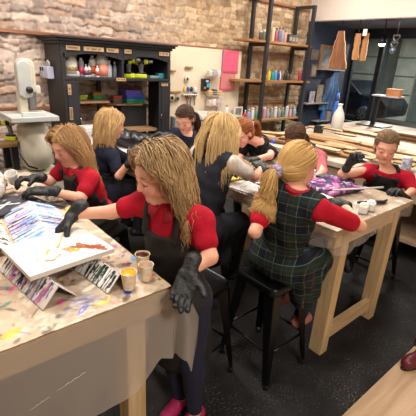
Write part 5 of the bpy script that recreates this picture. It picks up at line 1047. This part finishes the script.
# ---------------------------------------------------------------- dark blue end wall and its things
EY=4.60
def endp(x,y,dy=0): return PY_(x,y,EY-dy)
def framed(x0,x1,y0,y1,lab,c1,c2,fr,depth=.025):
    a=endp(x0,(y0+y1)/2,.02); b=endp(x1,(y0+y1)/2,.02); zt_=endp((x0+x1)/2,y0,.02)[2]; zb_=endp((x0+x1)/2,y1,.02)[2]; w=b[0]-a[0]; h=zt_-zb_
    t=thing('picture_frame',lab,'picture frame',((a[0]+b[0])/2,EY-.03,zb_)); mb=MB(); e=min(w,h)*.16; mb.box((-w/2,0,0),(w/2,depth,e)); mb.box((-w/2,0,h-e),(w/2,depth,h)); mb.box((-w/2,0,e),(-w/2+e,depth,h-e)); mb.box((w/2-e,0,e),(w/2,depth,h-e)); mb.build('frame',wood('frame'+fr,fr,'#6f4d31',scale=6,axis=2),t,bevel=.002)
    MB().box((-w/2+e,.008,e),(w/2-e,.014,h-e)).build('picture',mat('pict'+c1,c1,rough=.6,noise=.6,nscale=9,ncol=c2),t); return t
framed(311.5,318.5,49.5,60,'small dark framed picture, upper one on the blue wall','#4a4650','#8a8078','#7d6a58'); framed(311,316.5,64.5,77,'small pale framed picture, lower one on the blue wall','#8a8480','#b0a698','#8d7a66'); framed(320,334.5,45,69.5,'large wood framed board behind the hanging plank on the blue wall','#8f9290','#5c635c','#b08560',.04)
def wshelf(x0,x1,y,lab,d=.16):
    a=endp(x0,y,d); b=endp(x1,y,d); z=(a[2]+b[2])/2; w=b[0]-a[0]; t=thing('wall_shelf',lab,'shelf',((a[0]+b[0])/2,EY-.002,z-.02)); MB().box((-w/2,-d,0),(w/2,0,.022)).build('board',mat('shelf grey','#9a928a',rough=.5),t,bevel=.002)
    for x in (-w*.35,w*.35): MB().bar((x,-.01,-.09),(x,-d*.8,0),.015,.012).build('bracket',m_dark,t)
    return (a[0]+b[0])/2,z+.002
sx1,sz1=wshelf(322,345,69.6,'narrow shelf under the large framed board'); sx2,sz2=wshelf(306,328.5,103,'wall shelf holding two small plaques on the blue wall'); sx3,sz3=wshelf(318,334,120.5,'lowest small shelf on the blue wall')
for x0,x1,h,c,c2,lab in ((309.5,314,.21,'#c9c6d6','#6a6a9a','small pale plaque at the left of the wall shelf'),(316.5,321.5,.33,'#b9a07c','#6b6258','taller wooden plaque at the right of the wall shelf')):
    a=endp(x0,100,.1); b=endp(x1,100,.1); w=b[0]-a[0]; t=thing('plaque',lab,'plaque',((a[0]+b[0])/2,EY-.09,sz2)); MB().box((-w/2,-.012,0),(w/2,.012,h)).build('board',wood('plaque'+c,c,'#8f7350',scale=7,axis=2),t,bevel=.002); MB().box((-w*.35,-.014,h*.2),(w*.35,-.012,h*.9)).build('front',mat('plaque front'+c2,c2,rough=.6,noise=.5,nscale=14,ncol='#b5b0ac'),t)
q=endp(321.8,119,.08); bottle(q[0],q[1],sz3,.30,.045,'#3a7ad0','bright blue bottle on the lowest wall shelf','#3a7ad0',neck=.5)
q=endp(327,118,.08); t=thing('carton','tan carton on the lowest wall shelf','carton',(q[0],q[1],sz3)); MB().box((-.10,-.06,0),(.10,.06,.16)).build('box',mat('tan carton','#8d7a68',rough=.7),t,bevel=.004); MB().box((-.10,-.012,.16),(.10,.012,.161)).build('tape_strip',mat('carton tape','#b59f83'),t)
t=thing('towel_rail','pale metal towel rail on the blue wall','rail',endp(326.5,95.5,.03)); MB().tube([(-.22,.03,.0),(-.22,-.02,0),(.16,-.02,.03),(.16,.03,.03)],.012,8).build('bar',mat('pale metal','#8a8f9c',rough=.4,metal=.4),t,True); MB().tube([(-.22,-.02,-.10),(.16,-.02,-.08)],.010,8).build('lower_bar',mat('pale metal',1),t,True)
# denim apron on a hook
q=endp(336,71,.10); t=thing('denim_apron','faded denim apron hanging beneath the narrow shelf','apron',q); nu,nv=20,24; G=np.zeros((nu,nv,3))
for i in range(nu):
    for j in range(nv): u=i/(nu-1)-.5; v_=j/(nv-1); wd=.10+.28*min(1,v_*1.4); G[i,j]=(u*wd*1.3-.12*v_,-.02+.03*math.sin(u*22)*v_+.02*math.sin(9*v_),-.75*v_)
o=MB().grid(G).build('cloth',mat('denim','#52709a',rough=.9,noise=.35,nscale=14),t,True); md=o.modifiers.new('solid','SOLIDIFY'); md.thickness=.008; MB().tube([(-.02,.0,0),(0,.05,.04),(.02,.0,0)],.006,6).build('strap',mat('denim',1),t,True)
q=PX_(338.3,98,6.9); t=thing('ornament','red and white ornament hanging in front of the window','ornament',q); MB().tube([(0,0,0),(0,0,.35)],.003,6).build('cord',m_dark,t,True); MB().lathe([(0,-.07),(.03,-.04),(.035,0),(.015,.05),(0,.06)],n=14).build('bauble',mat('red bauble','#a8475a',rough=.4),t,True)
# planks and ornaments hanging along the bulkhead
def hang(label,top,bot,w0,w1,th,c1,c2,seed,loop=True,name='hanging_plank'):
    top=V(*top); bot=V(*bot); rg=random.Random(seed); n=14; L_=[];R_=[]
    for i in range(n+1):
        s=i/n; w=w0+(w1-w0)*s+rg.uniform(-.012,.012); L_.append((-w/2+rg.uniform(-.006,.006),-s)); R_.append((w/2+rg.uniform(-.006,.006),-s))
    ax=nrm(V(.25,-1,0)); d=top-bot; h=np.linalg.norm(d); t=thing(name,label,'plank',top); up=nrm(d); poly=[(x,y*h) for x,y in L_]+[(x,y*h) for x,y in R_[::-1]]
    nn=nrm(np.cross(ax,up)); MB().prism(poly,-nn*th/2,ax,up,nn*th).build('board',wood('hang'+c1,c1,c2,scale=5,axis=2),t,bevel=.003)
    for nm_,ed_ in (('sapwood_edge',L_),('sapwood_edge',R_)):
        if name=='hanging_plank' and th>.028: MB().tube([ax*x+up*(y*h)*.985 for x,y in ed_],th*.42,6).build(nm_,mat('sapwood','#d9ad78',rough=.6),t,True)
    if loop: z=SOF-top[2]; MB().tube([(0,0,-.02),(0,0,z-.0)],.006,6).build('hook',m_dark,t,True)
    return t
hang('long tapering live edge walnut plank hanging before the framed board',PX_(341.5,31,6.2),PX_(337.0,69,6.2),.09,.31,.03,'#a0683f','#71432a',1)
hang('pale plank hanging from the soffit, left one of the pair',PX_(358.5,33.5,6.2),PX_(354.5,60,6.2),.09,.10,.025,'#c48d56','#946236',2); hang('darker plank hanging from the soffit, right one of the pair',PX_(367,33,6.2),PX_(362,61,6.2),.085,.095,.025,'#b57c48','#8a5a30',3)
q=PX_(365,32.5,6.15); t=thing('price_tag','white tag tied between the pair of hanging planks','tag',q); MB().box((-.004,-.035,-.05),(.004,.035,.05)).build('card',m_paper,t,bevel=.003); MB().tube([(0,0,.05),(0,0,SOF-q[2])],.003,6).build('string',m_dark,t,True)
q=PX_(400,22,6.2); q[2]=SOF; t=thing('wind_chime','chain of three wire hearts hanging from the soffit at the right','ornament',q); m_ch=mat('pewter','#5e5c5a',rough=.4,metal=.6)
MB().tube([(0,0,0),(0,0,-.22)],.006,6).build('rod',m_ch,t,True); z=-.22
for r,dx in ((.05,0),(.05,.01),(.045,.02)):
    pts=[(0,r*1.0*math.sin(a)**3+dx,z-r+r*(.81*math.cos(a)-.31*math.cos(2*a)-.12*math.cos(3*a))) for a in np.linspace(0,2*PI,29)]; MB().tube(pts,.011,6).build('heart',m_ch,t,True); z-=2*r*.96
MB().lathe([(0,-.03),(.028,0),(0,.03)],(0,.02,z+.06),10).build('glass_drop',mat('glass drop','#9ab5e0',rough=.1),t,True)
# bulletin shelf stand in the window
q=PX_(388,95.5,6.9); zt_=q[2]; t=thing('display_stand','tall black display stand with a pale shelf before the window','stand',(6.9,q[1],.76)); zt_-=.76; ya=PX_(375,95,6.9)[1]-q[1]; yb=PX_(402,96.5,6.9)[1]-q[1]
MB().box((-.12,yb,zt_-.025),(.12,ya,zt_)).build('shelf',mat('pale shelf','#b9a8a8',rough=.5),t,bevel=.003); MB().box((-.03,ya-.10,.02),(.03,ya-.03,zt_-.025)).build('post',m_mull,t); MB().box((-.2,ya-.35,0),(.2,ya+.15,.02)).build('foot',m_mull,t)
zt_=zt_; q=PX_(394.5,93,6.9); t=thing('wooden_box','small orange wooden box on the display stand','box',(6.9,q[1],zt_+.76)); MB().box((-.06,-.12,0),(.06,.12,.115)).build('box',wood('box wood','#c98a55','#a8683a',scale=6,axis=1),t,bevel=.004); MB().box((-.062,-.122,.09),(.062,.122,.118)).build('lid',wood('box wood',1,1),t,bevel=.003)
# ---------------------------------------------------------------- slab bench and its wood
wt=thing('slab_bench','wide bench covered with pale paper in front of the shop window','bench',(4.3,2.3,0)); m_bt=mat('paper cover','#c9bba9',rough=.7,noise=.25,nscale=5,ncol='#a3907b')
MB().box((-.80,-2.0,.745),(.80,1.25,.80)).build('top',m_bt,wt,bevel=.005); MB().box((-.77,-1.97,.60),(.77,1.22,.745)).build('apron_frame',mat('dull pine','#a58a6c',rough=.7,noise=.2),wt)
for x in (-.74,.62):
    for y in (-1.9,-.3,1.1): MB().box((x,y,0),(x+.10,y+.10,.60)).build('leg',mat('dull pine',1),wt)
MB().box((-.70,-1.8,.18),(.70,1.1,.21)).build('lower_shelf',mat('dull pine',1),wt)
wb=thing('window_bench','low timber window seat before the shop window','bench',(6.25,1.6,0)); MB().box((-.95,-2.2,.70),(1.2,2.3,.76)).build('top',wood('seat wood','#a07f60','#7a5c41',scale=3,axis=1),wb); MB().box((-.90,-2.2,0),(-.86,2.3,.70)).build('front_panel',mat('dark panel','#4a4038',rough=.7),wb)
for y in (-2.1,.2,2.2): MB().box((1.0,y,0),(1.1,y+.08,.70)).build('leg',mat('dark panel',1),wb)
def slab(label,x,y,z,L_,w,th,rz,c1,c2,seed,tilt=0,group=None):
    rg=random.Random(seed); n=16; A=[];B=[]; ph=rg.random()*6
    for i in range(n+1):
        s=i/n; e=.85+.15*math.sin(PI*s); wv=.10*w*math.sin(5*s+ph); A.append((L_*(s-.5),-w/2*e+wv+rg.uniform(-.05,.05)*w)); B.append((L_*(s-.5),w/2*e+wv+rg.uniform(-.05,.05)*w))
    t=thing('wood_slab',label,'wood slab',(x,y,z),rz,group)
    MB().prism(A+B[::-1],(0,0,.0),(1,0,0),(0,1,0),(0,0,th)).build('sawn_face',wood('slab'+c1,c1,c2,scale=3.5,axis=0),t,bevel=.004)
    mb=MB(); mb.tube([(p[0],p[1]-.0,th*.5) for p in A],th*.30,6); mb.build('bark_edge',mat('bark','#6a4a32',rough=.95,noise=.4,nscale=40),t,True); t.rotation_euler=(0,tilt,rz); return t
R90=PI/2
SL=[('long brown slab along the front of the pile behind the raised fist',3.80,2.38,.801,.95,.17,.04,-1.42,'#b58c5e','#8a6238'),('short thick slab with a dark edge lying behind the brown haired girl',3.74,2.92,.801,.62,.15,.045,-1.36,'#a87f52','#7f5a35'),('narrow honey coloured slab on top of the front pile',3.85,2.62,.846,.80,.13,.035,-1.30,'#c49a66','#97703f'),('wide pale slab at the middle of the bench',4.20,2.55,.801,1.05,.22,.04,-1.45,'#cfae82','#a58254'),('dark edged slab laid across the wide pale slab',4.15,2.45,.842,.98,.16,.035,-1.62,'#b08556','#855f38'),
    ('slim slab leaning on the pile, pointing at the white jug',4.35,2.75,.842,.85,.12,.03,-1.25,'#c8a272','#9b774a'),('long straight board behind the dark edged slab',4.62,2.50,.801,1.25,.18,.04,-1.52,'#bd9566','#90693e'),('whitish offcut near the head of the facing girl',4.35,1.78,.801,.55,.24,.03,-1.1,'#d8c3a0','#b39a72'),('pale wedge shaped slab right of the facing girl',4.2,1.15,.801,.7,.26,.04,-1.3,'#d3b48a','#aa8859'),('broad light board behind the head of the facing girl',4.75,1.65,.801,1.1,.3,.035,-1.4,'#d9c19c','#b09168'),
    ('short board at the far left end of the bench',3.72,3.33,.801,.40,.16,.04,-.9,'#c9a577','#9c7848'),('pale thin board fanned at the far left of the bench',4.05,3.35,.801,.55,.18,.03,-.6,'#d6bb92','#ac8b5f'),('thin pale offcut on the fanned board at the far left',4.05,3.30,.832,.48,.12,.022,-.85,'#dcc49e','#b2946a'),('bare board at the right end of the bench beside the blue tin',4.55,.75,.801,.9,.25,.035,-1.5,'#cdac80','#a37f52')]
for i,a in enumerate(SL): slab(a[0],*a[1:8],a[8],a[9],100+i)
SLW=[('long dark plank on the window seat, lowest of the stack',6.0,2.1,.761,1.6,.26,.05,-1.55,'#8d6a4b','#694a30'),('long reddish plank, top of the stack on the window seat',6.02,2.0,.812,1.5,.22,.045,-1.5,'#a87a55','#7d5638'),('pale board lying toward the left end of the window seat',5.75,3.25,.761,1.0,.26,.035,-1.5,'#cbb08a','#a08058'),('pinkish board leaning over the left of the window seat',6.05,3.35,.761,.9,.24,.03,-1.35,'#d0a890','#a87f66')]
for i,a in enumerate(SLW): slab(a[0],*a[1:8],a[8],a[9],200+i)
rg=random.Random(77)
for i in range(16):
    x=rg.uniform(3.65,4.95); y=rg.uniform(.7,3.3); slab('small pale offcut strewn between the long slabs on the bench',x,y,.846+.012*(i%3),rg.uniform(.18,.42),rg.uniform(.06,.12),.022,rg.uniform(-2.4,-.7),rg.choice(['#dcc6a2','#cfb48a','#e2d3b8','#c9ad84']),'#ab8c60',300+i,0,'offcuts on the bench')
for x,y,rz,lab in ((4.5,2.95,.3,'crumpled pale paper at the back left of the bench'),(4.65,1.2,-.2,'sheet of white paper behind the tin on the bench'),(3.75,1.62,.1,'sheet of white paper at the front edge of the bench by the raised fist')):
    tag(Paint(.42,.30,.02,'#dfd8cc',int(x*9)).mesh('paper_sheet',m_attrm,None,(-.21,-.15,.003),(1,0,0),(0,1,0),thick=.002,bump=.02,loc=(x,y,.803)),lab,'paper').rotation_euler=(0,0,rz)
# white jug, blue spray, tin, cap
q=PZ(335,130,.80); t=thing('jug','tall white plastic jug standing among the wood slabs','jug',(q[0]-.05,q[1]-.05,.80)); MB().lathe([(0,0),(.085,0),(.09,.015),(.09,.20),(.075,.27),(.035,.34),(.03,.38),(0,.38)],n=24).build('bottle',mat('white jug','#dad4ca',rough=.4),t,True); MB().lathe([(0,.375),(.034,.375),(.034,.41),(0,.41)],n=16).build('cap',m_paper,t,True)
MB().tube([(.03,0,.33),(.085,0,.31),(.10,0,.24),(.088,0,.18)],.012,8).build('handle',mat('white jug',1),t,True)
q=PZ(336,126,.80); t=thing('spray_bottle','bright blue bottle standing behind the white jug','bottle',(q[0]+.22,q[1]+.2,.76)); MB().lathe([(0,0),(.06,0),(.06,.30),(.03,.38),(.025,.44),(0,.44)],n=20).build('body',mat('vivid blue','#2f62b5',rough=.35),t,True); MB().lathe([(0,.43),(.03,.43),(.02,.56),(0,.56)],n=14).build('nozzle',mat('vivid blue',1),t,True)
q=PZ(409,160,.80); bq=P(409,155,3.55); t=thing('tin','blue and white tin standing right of the facing girl','tin',(bq[0],bq[1],.80)); MB().lathe([(0,0),(.045,0),(.045,.145),(.04,.15),(0,.15)],n=20).build('body',mat('tin blue','#3c4f86',rough=.4,noise=.5,nscale=25,ncol='#c9c6d0'),t,True); MB().lathe([(0,.15),(.043,.15),(.043,.165),(0,.165)],n=20).build('lid',m_paper,t,True)
q=PZ(273.5,143,.80); t=thing('plastic_disc','bright blue round cap on the left end of the bench','disc',(q[0],q[1],.80)); MB().lathe([(0,0),(.035,0),(.035,.035),(.03,.045),(0,.045)],n=20).build('cap',mat('cap blue','#2f62d8',rough=.35),t,True)
q=PZ(318,133,.80); t=thing('block','small dark block standing at the left of the slab pile','block',(q[0],q[1],.80)); MB().box((-.05,-.05,0),(.05,.05,.11)).build('block',m_blackplastic,t,bevel=.004)
# ---------------------------------------------------------------- shoes at the right edge
def shoe_pair():
    for i,(x,y,rz,lab) in enumerate(((PZ(414,362,.03)[0],PZ(414,362,.03)[1],2.95,'dark red shoe on the pale wood floor, the nearer of two at the right edge'),(2.53,.575,2.9,'dark red shoe at the right edge, the farther of two'))):
        t=thing('shoe',lab,'shoe',(x,y,.0155),rz); L_=.235
        B0=np.eye(3); vs,F=Vol([('rc',V(.075,0,.030),V(-.06,0,.036),.036,.036,.03),('el',V(-.07,0,.05),[.045,.034,.05],B0,.03),('el',V(.03,0,.045),[.06,.034,.03],B0,.03)],.005).mesh(); vs=relax(vs,F,1); vs[:,2]=np.maximum(vs[:,2],.012); link('upper',vs,orient(F,vs),mat('oxblood','#5e1722',rough=.4,noise=.25,nscale=40),t,True)
        n=28; MB().prism([(.0+.118*math.cos(a),(.040 if math.cos(a)>0 else .034)*math.sin(a)) for a in np.linspace(0,2*PI,n,endpoint=False)],(0,0,0),(1,0,0),(0,1,0),(0,0,.014)).build('sole',m_blackplastic,t,bevel=.003)
        for k in range(4): MB().tube([(.005+.02*k,-.022,.070-.004*k),(.007+.02*k,0,.080-.005*k),(.005+.02*k,.022,.070-.004*k)],.003,6).build('lace',mat('lace','#7a2a34',rough=.8),t,True)
shoe_pair()
# ================================================================ the girls
D2=math.radians
fist=(.75,.95,.6); flat_=(.25,.35,.25); pinch=(.7,.75,.4); grip=(.6,.7,.5)
DN=V(0,0,-1)
# the girl in front
root1,I1=person('girl in red polo and black apron standing to paint the white canvas',(.90,1.11,0),(.90,1.20,.71),P(171,202,1.50),D2(197),P(159,172,1.47),(-.90,.06,-.32),
   [(P(210,257,1.42),P(190,271,1.39),P(181,296,1.365),V(-.6,-.5,-.3),(.35,.55,.4)),(P(112,212,1.60),P(74,214,1.60),P(47,243,1.60),V(.1,-.35,-.9),(.30,.45,.3))],
   mode='stand',head_k=1.05,hand_s=1.18,shirt='#a81026',sleeve=.58,apt=.78,apron='#262523',pants='#161a30',shoes='#b0245a',h=.005,glove_h=.003,shw=.142,
   hairspec=dict(style='loose',color='#bb9a6c',color2='#7f6242',length=.29,n=2016,seed=3,part=.012,wave=.010,sweepback=.008))
root2,I2=person('girl in red polo at the far end of the front table, in profile',(.99,2.24,0),(.99,2.24,.70),P(77,166,2.27),D2(184),P(68,146,2.25),(-.90,-.18,-.36),
   [(P(81,198,2.14),P(49,191,2.10),P(24,190,2.08),V(.1,.1,-1),flat_),(P(50,181,2.34),P(36,178,2.28),P(20,178,2.22),V(.2,-.2,-1),grip)],
   shirt='#a40f24',sleeve=.62,apt=.92,apron='#2a2a26',pants='#15151b',hairspec=dict(style='loose',color='#c39a66',color2='#8c6640',length=.27,n=1536,seed=4,part=.0,wave=.010),h=.006)
root3,I3=person('girl with short blonde hair and navy polo, back turned, before the black cabinet',(1.27,2.83,0),(1.27,2.83,.70),P(107,145,2.98),D2(-5),P(112,124,2.98),(.93,-.22,-.22),
   [(P(140,168,3.1),P(144,156,3.05),P(150,148,3.05),DN,flat_),(P(119,176,2.86),P(131,160,2.80),P(138,148,2.78),V(.3,.6,-.6),grip)],
   shirt='#171a2b',sleeve=.70,pants='#14151d',skirt='#15172a',apron='#17181c',tie_back=True,hairspec=dict(style='loose',color='#dab783',color2='#a67c48',length=.21,n=1152,seed=5,part=.0,wave=.006),h=.0065)
root4,I4=person('dark haired girl in navy top at the far table before the pegboard, looking down',(2.20,2.86,0),(2.22,2.85,.70),P(188,135,3.40),D2(203),P(185,119,3.33),(-.72,-.40,-.45),
   [(P(206,156,3.2),P(190,160,3.1),P(180,160,3.05),DN,flat_),(P(173,145,3.40),P(167,135,3.36),P(155,132,3.33),V(-.2,0,-1),grip)],
   shirt='#1b1e33',sleeve=1.6,shw=.152,apron='#1b1d2a',pants='#14151d',collar=False,hairspec=dict(style='pony',color='#5e4534',color2='#3a281d',length=.24,n=1216,seed=6,tie=(-.03,-.10,-.02),wave=.006),h=.0065)
root5,I5=person('girl with very long straight blonde hair and navy pinafore, seen from behind',(1.46,1.75,0),(1.46,1.74,.70),P(216,152,2.36),D2(12),P(220,133,2.38),(.80,.20,-.5),
   [(P(206,180,2.55),P(226,170,2.62),P(238,168,2.62),DN,flat_),(P(255,177,2.34),P(262,168,2.44),P(256,161,2.52),V(.3,.3,-.8),fist)],
   shirt='#c9c2bb',sleeve=.66,pants='#13141c',skirt='#15161f',pinafore=mat('navy pinafore','#171a26',rough=.85,noise=.2,nscale=20,bump=.2),tie_back=False,
   hairspec=dict(style='loose',color='#e2c48f',color2='#b08a50',length=.38,n=2016,seed=7,part=.0,wave=.005,behind=True),h=.0065,eyes=False)
root6,I6=person('ginger girl with a ponytail and black top bent over the right table',(2.86,2.42,0),(2.84,2.42,.70),P(260,142,3.32),D2(186),P(243,133,3.22),(-.86,-.05,-.5),
   [(P(270,156,3.18),P(254,160,3.05),P(245,159,2.98),DN,grip),(P(240,158,3.38),P(232,163,3.22),P(226,163,3.15),DN,grip)],
   shirt='#15161b',sleeve=.72,apron='#17171a',pants='#14151d',collar=False,hairspec=dict(style='pony',color='#b06a36',color2='#7b4320',length=.20,n=998,seed=8,tie=(-.01,-.11,.02),wave=.008),h=.0065,skin=hx('#e0a590'))
root7,I7=person('brown haired girl in a pink sleeve with head bowed, behind the tartan pinafore girl',(2.86,1.95,0),(2.85,1.95,.70),P(306,148,3.16),D2(190),P(295,138,3.06),(-.72,-.28,-.62),
   [(P(322,172,2.96),P(312,182,2.84),P(302,182,2.78),DN,grip),(P(282,164,3.2),P(276,168,3.05),P(270,170,2.98),DN,grip)],
   shirt='#b8646c',sleeve=1.1,apron='#1a1a1d',pants='#14151d',collar=False,hairspec=dict(style='pony',color='#694a35',color2='#3f2a1d',length=.24,n=1075,seed=9,tie=(-.03,-.095,-.06),wave=.004),h=.0065)
# dark green tartan
def tartan():
    m=bpy.data.materials.new('tartan'); m.use_nodes=True; nt=m.node_tree; N=nt.nodes; L=nt.links; b=N['Principled BSDF']; b.inputs['Roughness'].default_value=.9; b.inputs['Specular IOR Level'].default_value=.2
    tc=N.new('ShaderNodeTexCoord'); sx=N.new('ShaderNodeSeparateXYZ'); L.new(tc.outputs['Object'],sx.inputs[0])
    dt=N.new('ShaderNodeVectorMath'); dt.operation='DOT_PRODUCT'; dt.inputs[1].default_value=(.25,-.97,0); L.new(tc.outputs['Object'],dt.inputs[0])
    def stripe(sock,off,width,period=.10):
        a=N.new('ShaderNodeMath'); a.operation='MULTIPLY_ADD'; a.inputs[1].default_value=1/period; a.inputs[2].default_value=off; L.new(sock,a.inputs[0])
        f=N.new('ShaderNodeMath'); f.operation='FRACT'; L.new(a.outputs[0],f.inputs[0]); l=N.new('ShaderNodeMath'); l.operation='LESS_THAN'; l.inputs[1].default_value=width; L.new(f.outputs[0],l.inputs[0]); return l.outputs[0]
    cur=None
    def over(mask,col,fac):
        nonlocal cur
        mx=N.new('ShaderNodeMix'); mx.data_type='RGBA'; mm=N.new('ShaderNodeMath'); mm.operation='MULTIPLY'; mm.inputs[1].default_value=fac; L.new(mask,mm.inputs[0]); L.new(mm.outputs[0],mx.inputs[0])
        if cur is None: mx.inputs[6].default_value=(*hx('#171b28'),1)
        else: L.new(cur,mx.inputs[6])
        mx.inputs[7].default_value=(*hx(col),1); cur=mx.outputs[2]
    for s in (dt.outputs['Value'],sx.outputs['Z']):
        over(stripe(s,0,.42),'#1a3328',.55); over(stripe(s,.30,.07),'#0d1116',.7); over(stripe(s,.62,.035),'#8d9a86',.30); over(stripe(s,.12,.03),'#93803e',.28); over(stripe(s,.86,.03),'#6a2530',.35)
    L.new(cur,b.inputs['Base Color']); return m
TART=tartan()
root8,I8=person('girl with a blonde ponytail, red sleeves and dark tartan pinafore',(1.52,1.15,0),(1.53,1.14,.71),P(297,189,1.82),D2(8),P(298,166,1.84),(.96,-.14,-.22),
   [(P(255,232,1.80),P(262,222,1.98),P(270,214,2.06),DN,flat_),(P(360,226,1.95),P(343,204,2.20),P(331,197,2.32),V(0,0,-1),flat_)],
   shirt='#b01228',sleeve=.76,scrunch=True,pants='#1a1c26',pinafore=TART,shoes='#b06a6a',knees=[(V(1.80,1.22,.66),V(1.74,1.26,.30)),(V(1.80,1.03,.66),V(1.70,1.05,.30))],
   hairspec=dict(style='pony',color='#ddb878',color2='#a97c42',length=.26,n=2016,seed=10,tie=(-.012,-.112,-.045),wave=.015,tailspread=.27,tailn=1,grav=.3),h=.0055,eyes=False)
T8=I8['hc']-.045*I8['HB'][2]-.118*I8['HB'][1]-.012*I8['HB'][0]
mb=MB(); B8=I8['HB']; pts=[]
for i in range(49):
    t=2*PI*i/48; r=.021+.005*math.sin(9*t); pts.append(T8+B8[0]*r*math.cos(t)+B8[2]*r*math.sin(t)+B8[1]*.006*math.sin(7*t)-V(1.52,1.15,0))
mb.tube(pts,.011,8); mb.build('scrunchie',mat('lavender','#a99bc4',rough=.9,noise=.4,nscale=90),root8,True)
def scrunch(root,I,tie,col,base):
    B=I['HB']; T=I['hc']+tie[0]*B[0]+(tie[1]-.004)*B[1]+tie[2]*B[2]; mb=MB(); mb.tube([T+B[0]*.02*math.cos(t)+B[2]*.02*math.sin(t)-V(*base) for t in np.linspace(0,2*PI,33)],.008,8); mb.build('hair_tie',mat('tie'+col,col,rough=.9),root,True)
scrunch(root6,I6,(-.01,-.11,.02),'#d8d2d4',(2.86,2.42,0))
root9,I9=person('girl in red polo and black apron facing the camera at the right',(2.98,1.30,0),(2.97,1.31,.70),P(388,171,2.80),D2(206),P(386,147,2.72),(-.78,-.50,-.27),
   [(P(413,190,2.72),P(404,197,2.62),P(393,185,2.57),V(-.2,0,-1),grip),(P(342,174,2.74),P(349,164,2.67),P(356,152,2.62),V(-.3,-.8,-.3),fist)],
   shirt='#a60f26',sleeve=.92,apt=1.0,apron='#1c1b1b',pants='#14151d',hairspec=dict(style='pony',color='#8f7250',color2='#5c4630',length=.18,n=1584,seed=11,tie=(0,-.11,-.0),wave=.004),h=.005)
